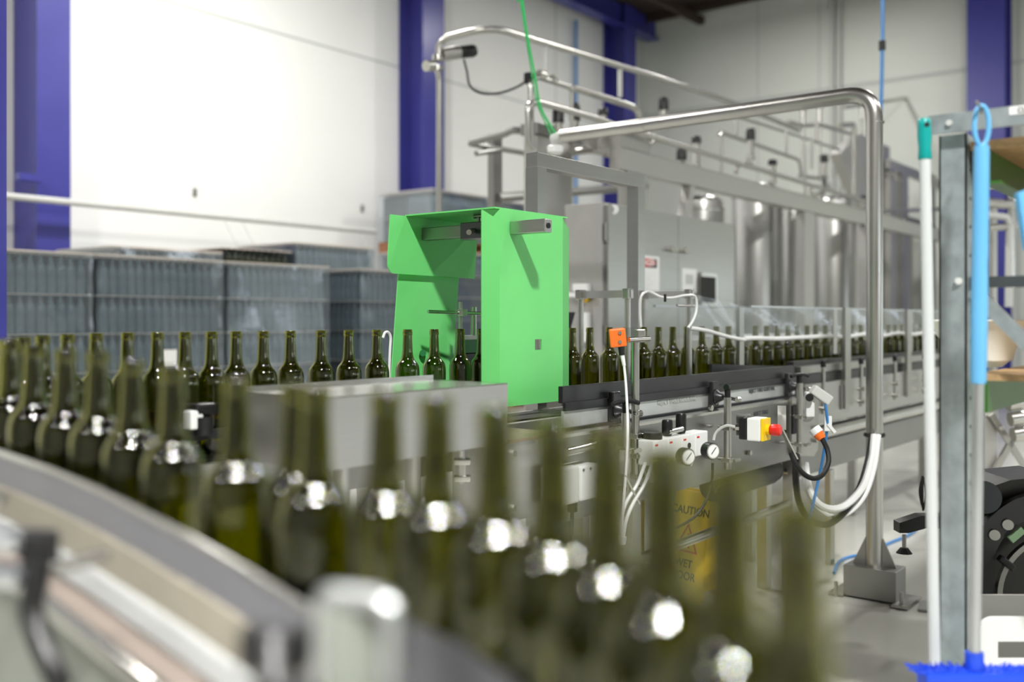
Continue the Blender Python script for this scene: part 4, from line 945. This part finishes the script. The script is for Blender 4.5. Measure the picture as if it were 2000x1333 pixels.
# ------------------------------------------------------------------ stacked pallets of bottles
PB = [(0, 0), (.037, 0), (.038, .01), (.038, .18), (.034, .205), (.022, .228), (.0165, .245), (.015, .272), (.016, .285), (0, .285)]
pb_me = None
def pallet_bottle(parent, x, y, z, m):
    global pb_me
    key = 'pb_'+m
    me = bpy.data.meshes.get(key)
    if me is None:
        o = MB().lathe(PB, (0, 0, 0), 12).build(key, m, None, True); me = o.data; bpy.data.objects.remove(o); me.name = key
    o = bpy.data.objects.new('bottle', me); C.objects.link(o); attach(o, parent)
    o.location = (x, y, z)
def load(x0, x1, d0, d1, z0, nl, label, show, top_open=False, side=0, lh=.30, group='wrapped bottle pallets by the white wall', deck=True, pz=None):
    t = thing('bottle_pallet', label, 'pallet', ((x0+x1)/2, (d0+d1)/2, z0 if pz is None else pz), group)
    zz = z0
    pzb = zz if pz is None else pz
    hgt = zz-pzb
    if hgt > .02:
        mb = MB()
        mb.box((x0, d0, zz-.022), (x1, d1, zz)); mb.box((x0, d0, pzb), (x1, d1, pzb+.02))
        for k in range(3):
            xx = x0+k*(x1-x0-.1)/2; mb.box((xx, d0+.002, pzb+.02), (xx+.1, d1-.002, zz-.022))
        mb.build('pallet_base', 'wood', t)
    n = int((x1-x0-.02)/.0775); off = (x1-x0-n*.0775)/2+.03875
    for L in range(nl):
        zl = zz+L*lh
        MB().box((x0+.002, d0+.004, zl+lh-.010), (x1-.002, d1, zl+lh-.003)).build('divider_sheet', 'divider', t)
        if L >= nl-show:
            m = 'dark_glass' if (top_open and L == nl-1) else 'pallet_glass'
            for k in range(n): pallet_bottle(t, x0+off+k*.0775, d0+.045, zl+.002, m)
            for k in range(1, side+1): pallet_bottle(t, x0+.045, d0+.045+k*.0775, zl+.002, m)
    tag(MB().box((x0+.09, d0+.095, zz+.01), (x1-.01, d1-.01, zz+nl*lh-.03)).build('inner_bottles', 'pallet_core', t), kind='stuff')
    zt_ = zz+nl*lh-(lh if top_open else 0)+.004
    def wrapf(u, v):
        # film round front and left side, pinched at the layer joints and corners
        z = zz+(zt_-zz)*v
        pinch = .010*math.cos(v*(nl-(1 if top_open else 0))*2*PI)
        if u < .25:
            w = u/.25; p = Vector((x0-.008-pinch*.5, d1+(d0-d1)*w, z))
        elif u < .9:
            w = (u-.25)/.65; p = Vector((x0+(x1-x0)*w, d0-.010-.006*math.sin(w*9+v*7)-pinch*.6*math.exp(-min(w, 1-w)*9), z))
        else:
            w = (u-.9)/.1; p = Vector((x1+.008+pinch*.5, d0+(d1-d0)*w, z))
        if u >= .25 and u < .9:
            pass
        return p
    MB().grid(wrapf, 40, max(8, (nl)*6)).build('stretch_film', 'wrap', t, True)
    if not top_open:
        MB().box((x0-.004, d0-.006, zt_), (x1+.004, d1, zt_+.012)).build('top_sheet', 'divider', t)
    return t
P0 = 7.3; s1 = .561*P0; s2 = .7255*P0; s3 = .8898*P0
load(s1-1.17, s1-.018, P0, 8.3, .29, 5, 'film wrapped pallet of bottles, first of the front row beside the purple post', 3, pz=0)
second = load(s1+.018, s2-.018, P0, 8.3, .29, 5, 'film wrapped pallet of bottles, second in the front row with a white label', 3, pz=0)
load(s2+.018, s3-.012, P0, 8.3, .29, 5, 'film wrapped pallet of bottles, third in the front row', 3, pz=0)
sB = sD(703, P0)
load(sB, sB+1.15, P0, 8.3, .29, 5, 'greenish wrapped pallet of bottles directly left behind the green hood', 3, side=6, pz=0)
sC = sD(438, 8.36)
load(sC-1.19, sC-.03, 8.36, 9.36, .15, 6, 'pale wrapped pallet top showing behind the second front pallet', 2, pz=0)
load(sC, sC+.86, 8.36, 9.36, .22, 6, 'pallet with bare dark green bottles on top behind the front row', 2, top_open=True, pz=0)
load(sC+.9, sC+2.05, 8.36, 9.36, .31, 6, 'grey wrapped pallet standing higher behind the greenish one', 3, pz=0)
sE = sD(741, 9.88)
for k in range(2):
    x = sE+k*1.2
    lo = 2.20
    if k: load(x, x+1.16, 9.0, 9.9, .10, 7, 'lower wrapped pallet under the tall right stack', 1, pz=0)
    else: load(x, x+1.16, 8.9, 9.9, .10, 7, 'lower wrapped pallet under the tall left stack', 1, pz=0)
    d = 8.9 if k == 0 else 9.0
    load(x, x+1.16, d, d+(1 if k == 0 else .9), 2.36, 2, 'upper wrapped pallet on a wooden base, %s of the two high stacks' % ('left' if k == 0 else 'right'), 2, lh=.325, pz=2.217, side=5)
q0, q1 = onD(315, 684, P0-.03), onD(346, 718, P0-.035)
MB().box(q0, (q1.x, q0.y-.003, q1.z)).build('paper_label', 'paper', second)['label'] = 'white paper label'

# ------------------------------------------------------------------ caution sign under the table
cs = thing('caution_sign', 'yellow folding caution wet floor sign standing under the table', 'sign', floorpt(1324, 1173))
c0 = floorpt(1324, 1173); ax = (RIGHT*.64-FWD*.77).normalized(); an = ax.cross(UP)   # an points to the viewer
if an.dot(FWD) > 0: an = -an
def sgp(u, h, back=0.): return c0+ax*u+an*(-h*.22+.0)+UP*h-an*back
HT = .49
MB().prism([sgp(-.135, 0), sgp(.135, 0), sgp(.105, HT), sgp(-.105, HT)], -an*.008).build('front_board', 'yellow', cs)
def bk_(u, h): return c0-an*(.30-h*.26)+ax*u+UP*h
MB().prism([bk_(-.135, 0), bk_(.135, 0), bk_(.105, HT), bk_(-.105, HT)], -an*.008).build('back_board', 'yellow', cs)
MB().prism([sgp(.13, .06), sgp(.105, HT-.03), bk_(.105, HT-.03), bk_(.13, .06)], ax*.004).build('side_gusset', 'yellow', cs)
yd = (sgp(0, 1)-sgp(0, 0)).normalized()
def stext(b, h, size): text('lettering', b, 'ink', cs, sgp(0, h)+an*.0015, ax, yd, size, 'CENTER')
stext('CAUTION', .385, .052); stext('WET', .15, .05); stext('FLOOR', .095, .05)
tr = [sgp(-.075, .215), sgp(.075, .215), sgp(0, .345)]
ctr = (tr[0]+tr[1]+tr[2])/3
mb = MB()
for k in range(3):
    a, b_ = tr[k], tr[(k+1) % 3]; a2, b2_ = a.lerp(ctr, .18), b_.lerp(ctr, .18)
    mb.prism([p+an*.001 for p in (a, b_, b2_, a2)], an*.001)
mb.build('triangle_mark', 'sign_red', cs)
MB().beam(sgp(-.015, .235)+an*.002, sgp(.01, .30)+an*.002, .010, .001, 0, an).build('figure_mark', 'sign_red', cs)
MB().beam(sgp(.02, .235)+an*.002, sgp(.0, .28)+an*.002, .010, .001, 0, an).build('figure_mark', 'sign_red', cs)

bc = thing('cable', 'thin black cable hanging from the gauge past the caution sign', 'cable', W(1370, 960, 3.0))
MB().tube(smooth([W(1392, 905, 3.1), W(1390, 940, 3.1), W(1380, 975, 3.08), W(1362, 1005, 3.05), W(1335, 1025, 3.05), W(1310, 1035, 3.05)], 6), .0045, 8).build('strand', 'rubber', bc, True)

# ------------------------------------------------------------------ storage rack at the right
rk = thing('storage_rack', 'galvanised storage rack with chipboard shelves and green beams', 'rack', (2.46, .6, 0))
RX, RY = 2.463, .617
px_, py_ = RX, RY
mb = MB()
mb.box((RX-.022, RY-.030, 0), (RX-.018, RY+.030, 1.718)); mb.box((RX-.022, RY+.026, 0), (RX+.11, RY+.030, 1.718)); mb.box((RX-.022, RY-.030, 0), (RX+.11, RY-.026, 1.718))
mb.build('upright', 'galv', rk)
for k in range(24): MB().cyl((RX+.01, RY-.0305, .12+k*.066), (RX+.01, RY-.0315, .12+k*.066), .004, 8).build('slot', 'rubber', rk)
mb = MB(); y2 = RY-1.0
mb.box((RX-.022, y2-.030, 0), (RX-.018, y2+.030, 1.718)); mb.box((RX-.022, y2-.030, 0), (RX+.04, y2-.026, 1.718)); mb.build('upright', 'galv', rk)
MB().box((2.418, y2-.05, 1.720), (2.424, .665, 1.764)).build('top_strip', 'galv', rk)
for y in (.618, .40): MB().cyl((2.418, y, 1.742), (2.412, y, 1.742), .007, 8).build('bolt', 'grey_pl', rk)
nl_ = MB().box((2.4165, .27, 1.744), (2.4178, .493, 1.762)).build('name_label', 'paper', rk)
text('label_lettering', 'CLE', 'print', nl_, (2.4160, .477, 1.7475), (0, -1, 0), (0, 0, 1), .015)
MB().box((RX-.01, y2, 1.680), (RX+1.6, RY-.035, 1.700)).build('shelf', 'chip', rk)
for y in (RY-.06, y2+.05):
    mb = MB(); mb.box((RX-.01, y-.012, 1.60), (RX+1.6, y, 1.679)); mb.box((RX-.01, y-.04, 1.60), (RX+1.6, y-.012, 1.606)); mb.build('beam', 'green_steel', rk)
MB().box((RX+.045, y2, 1.150), (RX+1.6, RY-.035, 1.166)).build('shelf', 'chip', rk)
mb = MB(); mb.box((RX+.045, RY-.06, 1.075), (RX+1.6, RY-.045, 1.149)); mb.build('beam', 'green_steel', rk)
MB().box((RX+.0, y2+.03, 1.365), (RX+.03, RY-.032, 1.39)).build('cross_bar', mat('dark_galvanised', (84, 90, 92), .5, .7), rk)
MB().beam((RX+.01, RY-.035, 1.36), (RX+.01, RY-.42, .95), .028, .03).build('diagonal_brace', 'galv', rk)
MB().cyl((RX+.0, RY-.0, 1.38), (RX-.03, RY-.015, 1.38), .008, 10).build('bolt', 'grey_pl', rk)
tp = W(1857, 1073, 2.36); MB().obox(tp, (.03, .004, .016), ROTC).build('tape_patch', 'white_pl', rk)
# basin on the lower shelf
c = W(1912, 700, 2.62); c.z = 1.1665
bs = thing('plastic_basin', 'cream white flared plastic basin on the lower rack shelf', 'basin', c)
MB().lathe([(0, .002), (.055, .002), (.075, .02), (.088, .07), (.102, .105), (.125, .125), (.128, .122), (.108, .10), (.093, .066), (.08, .02), (0, .01)], c, 40).build('bowl', 'bag', bs, True)
MB().obox(W(1945, 662, 2.55), (.03, .012, .012), ROTC).build('handle_clip', 'steel_bright', bs)
# handles hung on the rack
mp = thing('mop', 'white mop handle with teal grip hanging at the rack end', 'mop', W(1826, 1320, 2.24))
ha, hb_ = W(1805, 232, 2.27), W(1826, 1312, 2.24)
hd = (ha-hb_); 
MB().tube([hb_, hb_.lerp(ha, .925)], .0125, 16).build('handle', mat('white_enamel', (198, 202, 202), .35), mp, True)
g0 = hb_.lerp(ha, .925)
MB().tube([g0, g0.lerp(ha, .04), g0.lerp(ha, .3), g0.lerp(ha, .55), g0.lerp(ha, .8), g0.lerp(ha, .95), ha], .014, 16, True, [.0135, .0152, .0135, .0155, .0145, .0145, .011]).build('grip', 'teal', mp, True)
MB().cyl(ha-UP*.016-FWD*.0146, ha-UP*.016-FWD*.0156, .006, 10).build('hang_hole', 'rubber', mp)
MB().cyl(hb_-UP*.08, hb_+UP*.002, .0165, 14).build('socket', mat('green_socket', (20, 150, 116), .4), mp, True)
MB().obox(hb_-UP*.10, (.09, .05, .03), ROTC, .006).build('mop_head', 'green_rope', mp)
bh = thing('broom', 'blue broom with long light blue grip hung on the rack hook', 'broom', W(1905, 1320, 2.12))
ta_, tb_ = W(1918, 215, 2.13), W(1903, 1302, 2.12)
g1 = tb_.lerp(ta_, .507)
MB().tube([tb_, g1], .0122, 16).build('handle', 'alu', bh, True)
gt_ = tb_.lerp(ta_, .935)
MB().tube([g1, g1.lerp(gt_, .02), g1.lerp(gt_, .3), g1.lerp(gt_, .6), g1.lerp(gt_, .97), gt_], .016, 18, True, [.0145, .0165, .0172, .0165, .0160, .0150]).build('grip', 'blue_lt', bh, True)
loop = [gt_+RIGHT*(.0155*math.sin(a))+UP*(.043-.043*math.cos(a)) for a in [k*2*PI/20 for k in range(21)]]
MB().tube(loop, .0052, 10, False).build('hang_loop', 'blue_lt', bh, True)
MB().cyl(tb_-UP*.09, tb_+UP*.03, .019, 16).build('socket', 'blue', bh, True)
hc_ = tb_-UP*.030
MB().obox(hc_+RIGHT*.005, (.235, .055, .045), ROTC, .006).build('brush_block', 'blue', bh)
mb = MB()
for k in range(60):
    u = -.125+.25*k/59; 
    for j in range(3):
        b0 = hc_+RIGHT*u+FWD*(-.02+.02*j)+UP*.018; mb.cyl(b0, b0+UP*(.006+R.uniform(0, .010))+RIGHT*(u*.12+R.uniform(-.004, .004)), .0016, 4)
tag(mb.build('bristles', 'blue', bh), kind='stuff')
single(MB().tube(smooth([W(1917, 222, 2.17), W(1916, 212, 2.13), W(1910, 203, 2.10), W(1906, 198, 2.10)], 4), .003, 8), 'rack_hook', 'steel', 'small steel hook holding the blue broom on the rack', 'hook', sm=True)
dp = thing('dustpan', 'light blue plastic dustpan edge hanging at the right side of the rack', 'dustpan', W(1998, 480, 2.0))
MB().prism([W(1986, 378, 2.0), W(2030, 360, 2.0), W(2040, 500, 2.0), W(2003, 488, 2.0)], FWD*.012).build('pan', 'blue_lt', dp)
MB().prism([W(1986, 378, 2.0), W(2003, 488, 2.0), W(2001, 490, 2.04), W(1984, 380, 2.04)], RIGHT*.004).build('rim', 'blue_lt', dp)
# white tub on the floor
tb2 = thing('plastic_tub', 'white plastic tub with hand slot standing on the floor by the rack', 'tub', W(1990, 1300, 2.45))
c0 = W(1914, 1210, 2.50); c0.z = 0
tw_, td_, th_ = .46, .30, .545
def tp_(u, d, z): return c0+RIGHT*u+FWD*d+UP*z
# front wall with slot, built from pieces of one sheet
outl = lambda r, x0, x1, z0, z1: [(x0, z0), (x1, z0)]+[(x1-r+r*math.cos(k*PI/12), z1-r+r*math.sin(k*PI/12)) for k in range(7)]+[(x0+r+r*math.cos(PI/2+k*PI/12), z1-r+r*math.sin(PI/2+k*PI/12)) for k in range(7)]
sl = [(.09, .44), (.30, .44), (.30, .475), (.09, .475)]
mb = MB()
mb.prism([tp_(x, 0, z) for x, z in [(0, .02), (tw_, .02), (tw_, .44), (0, .44)]], FWD*.012)
mb.prism([tp_(x, 0, z) for x, z in [(0, .44), (.045, .44), (.045, .485), (0, .485)]], FWD*.012)
mb.prism([tp_(x, 0, z) for x, z in [(.27, .44), (tw_, .44), (tw_, .485), (.27, .485)]], FWD*.012)
mb.prism([tp_(x, 0, z) for x, z in [(0, .485), (tw_, .485)]+[(tw_-.035+.035*math.cos(k*PI/12), th_-.035+.035*math.sin(k*PI/12)) for k in range(7)]+[(.035-.035*math.sin(k*PI/12), th_-.035+.035*math.cos(k*PI/12)) for k in range(7)]], FWD*.012)
bmesh.ops.remove_doubles(mb.b, verts=mb.b.verts, dist=1e-5)
mb.build('front_wall', 'tub', tb2)
MB().obox(tp_(tw_/2, td_, .27), (tw_, .012, .50), ROTC).build('back_wall', 'tub', tb2)
for u in (.006, tw_-.006): MB().obox(tp_(u, td_/2, .26), (.012, td_-.03, .48), ROTC).build('side_wall', 'tub', tb2)
MB().obox(tp_(tw_/2, td_/2, .012), (tw_-.02, td_-.02, .02), ROTC).build('bottom', 'tub', tb2)
# black floor machine
bf = thing('floor_scrubber', 'black floor cleaning machine with curved guards behind the rack post', 'machine', W(1970, 1200, 3.1))
Zs = 3.1
outline = [(1922, 1205), (1922, 1000), (1926, 962), (1940, 950), (1975, 938), (2060, 930), (2060, 1205)]
MB().prism([W(x, y, Zs) for x, y in outline], FWD*.22).build('body', 'black', bf)
arc = lambda cx, cy, r, a0, a1, n, Z: [W(cx+r*math.cos(math.radians(a0+(a1-a0)*k/n)), cy+r*math.sin(math.radians(a0+(a1-a0)*k/n)), Z) for k in range(n+1)]
MB().strip(arc(2035, 1110, 150, 150, 280, 16, Zs-.02), arc(2035, 1110, 105, 150, 280, 16, Zs-.02), -FWD*.03).build('guard', mat('charcoal_plastic', (40, 41, 45), .3), bf)
MB().strip(arc(2060, 1160, 118, 170, 260, 12, Zs-.04), arc(2060, 1160, 108, 170, 260, 12, Zs-.04), -FWD*.02).build('seal_strip', 'steel_dull', bf)
MB().cyl(W(1922, 972, Zs-.005), W(1922, 972, Zs-.03), .05, 28).build('knob', mat('smoked_plastic', (62, 66, 72), .15), bf, True)
for px, py in ((1943, 1046), (1969, 1026)): MB().cyl(W(px, py, Zs-.05), W(px, py, Zs-.062), .016, 14).build('bolt', 'steel_bright', bf, True)
MB().obox(W(1985, 1045, Zs-.06), (.05, .012, .022), Matrix.Rotation(math.radians(-40), 3, FWD) @ ROTC).build('light_strip', mat('pale_green_strip', (150, 190, 150), .3), bf)
MB().obox(W(1965, 1100, Zs-.06), (.05, .03, .02), Matrix.Rotation(math.radians(40), 3, FWD) @ ROTC, .004).build('bracket', 'black', bf)
MB().obox(W(1985, 1190, Zs-.03), (.05, .03, .03), ROTC, .003).build('bracket', 'steel', bf)
MB().obox(W(1990, 1205, Zs+.06), (.20, .2, .03), ROTC).build('lower_rim', 'rubber', bf)
for u in (-.1, .2):
    q = W(1965, 1200, Zs+.12)+RIGHT*u; q.z = .09; MB().cyl(q-RIGHT*.02, q+RIGHT*.02, .09, 20).build('wheel', 'rubber', bf, True)
MB().prism([W(1757, 1022, 3.75), W(1800, 1008, 3.75), W(1900, 1008, 3.75), W(1900, 1036, 3.75), W(1812, 1032, 3.75), W(1775, 1042, 3.75), W(1757, 1042, 3.75)], FWD*.06).build('front_arm', 'black', bf)
q = W(1766, 1045, 3.78); MB().cyl(q, q-UP*.05, .008, 8).build('arm_stem', 'steel_dull', bf); MB().cyl((q.x, q.y, q.z-.07), (q.x, q.y, q.z-.05), .03, 12, .015).build('arm_foot', 'rubber', bf)
# floor stand of the arm down to the floor
ft = thing('coiled_cable', 'dark cable coil hanging behind the white mop handle', 'cable', W(1805, 960, 4.2))
for k in range(3): MB().tube(smooth([W(1802, 930, 4.2), W(1796+3*k, 960, 4.2), W(1803, 992+3*k, 4.2), W(1810-k, 965, 4.2), W(1804, 932, 4.2)], 5), .004, 6).build('strand', 'rubber', ft)

# ------------------------------------------------------------------ light: the hall's high bay lamps, then added lamps and windows
def lamp(x, y, z, watts, size, col=(1, .985, .955)):
    l = bpy.data.lights.new('hall_or_highlight_lamp', 'AREA'); l.shape = 'DISK'; l.size = size; l.energy = watts; l.color = col
    o = bpy.data.objects.new('hall_or_highlight_lamp', l); C.objects.link(o); o.location = (x, y, z); return o
lamp(-1.1, -2.4, 6.9, 1150, .5)
lamp(4.9, -3.6, 6.9, 140, .5)
lamp(0.5, 6.0, 6.9, 270, .5)
lamp(6.5, 6.8, 6.9, 450, .5)
lamp(11.0, 1.6, 6.9, 260, .5)
lamp(14.2, 6.4, 6.9, 140, .5)
lamp(10.5, -3.6, 6.9, 240, .5)
# narrow beam lamps added only to put highlights on the near bottles
for lx, ly, lz, lw in ((-1.5, -1.7, 6.3, 15), (-4.6, 2.6, 6.4, 3), (4.6, -3.4, 6.4, 3)):
    q = lamp(lx, ly, lz, lw, .6); q.data.spread = math.radians(22)
    q.rotation_euler = (Vector((.60, .58, 1.1))-q.location).to_track_quat('-Z', 'Y').to_euler()
# glowing windows added out of view so the steel has something bright to reflect
wm = bpy.data.materials.new('reflection_pane'); wn, wl = nodes(wm); wn.remove(wn['Principled BSDF'])
em = wn.new('ShaderNodeEmission'); em.inputs[0].default_value = (.86, .94, 1, 1); em.inputs[1].default_value = 5.0; wl.new(em.outputs[0], wn['Material Output'].inputs[0])
M['pane'] = wm
wins = [((x, -8.99, 1.9), (x+2.8, -8.97, 2.8), 1) for x in (1.0, 4.2)]+[((13.2, -8.99, .6), (16.6, -8.97, 2.6), 1)]+[((WX-.03, y, 1.72), (WX-.01, y+2.3, 2.15), 0) for y in (-5.4, -2.8)]
wm2 = wm.copy(); wm2.name = 'dim_reflection_pane'; [x_ for x_ in wm2.node_tree.nodes if x_.type == 'EMISSION'][0].inputs[1].default_value = 2.4
M['dim_reflection_pane'] = wm2
for k, (lo, hi, ax_) in enumerate(wins):
    w_ = struct(MB().box(lo, hi), 'window_%d' % (k+1), 'pane' if ax_ else 'dim_reflection_pane'); mb = MB()
    e_ = .06
    if ax_:
        for a0, a1, c0_, c1_ in ((lo[0]-e_, lo[0], lo[2]-e_, hi[2]+e_), (hi[0], hi[0]+e_, lo[2]-e_, hi[2]+e_), (lo[0], hi[0], lo[2]-e_, lo[2]), (lo[0], hi[0], hi[2], hi[2]+e_)): mb.box((a0, -9, c0_), (a1, -8.94, c1_))
    else:
        for a0, a1, c0_, c1_ in ((lo[1]-e_, lo[1], lo[2]-e_, hi[2]+e_), (hi[1], hi[1]+e_, lo[2]-e_, hi[2]+e_), (lo[1], hi[1], lo[2]-e_, lo[2]), (lo[1], hi[1], hi[2], hi[2]+e_)): mb.box((WX-.06, a0, c0_), (WX, a1, c1_))
    mb.build('window_frame', 'grey_pl', w_)
wd = bpy.data.worlds.new('hall_air'); bpy.context.scene.world = wd; wd.use_nodes = True
wd.node_tree.nodes['Background'].inputs[0].default_value = (.75, .8, .85, 1); wd.node_tree.nodes['Background'].inputs[1].default_value = .3

# ------------------------------------------------------------------ camera
cam = bpy.data.cameras.new('camera'); co = bpy.data.objects.new('camera', cam); C.objects.link(co)
cam.sensor_width = 36; cam.sensor_fit = 'HORIZONTAL'; cam.lens = 36*F/2000
cam.shift_y = -(666.5-HY)/2000
cam.clip_start = .02; cam.clip_end = 80
co.location = (0, 0, HC)
co.rotation_euler = (PI/2, 0, math.atan2(FWD.y, FWD.x)-PI/2)
cam.dof.use_dof = True; cam.dof.focus_distance = 3.4; cam.dof.aperture_fstop = 1.45
sc = bpy.context.scene; sc.camera = co
sc.view_settings.view_transform = 'Standard'; sc.view_settings.look = 'None'; sc.view_settings.gamma = 1; sc.view_settings.use_curve_mapping = False
sc.view_settings.exposure = 0.0
sc.cycles.max_bounces = 16; sc.cycles.transmission_bounces = 14; sc.cycles.transparent_max_bounces = 24; sc.cycles.glossy_bounces = 5; sc.cycles.diffuse_bounces = 4
sc.cycles.caustics_reflective = False; sc.cycles.caustics_refractive = False
sc.cycles.sample_clamp_indirect = 6
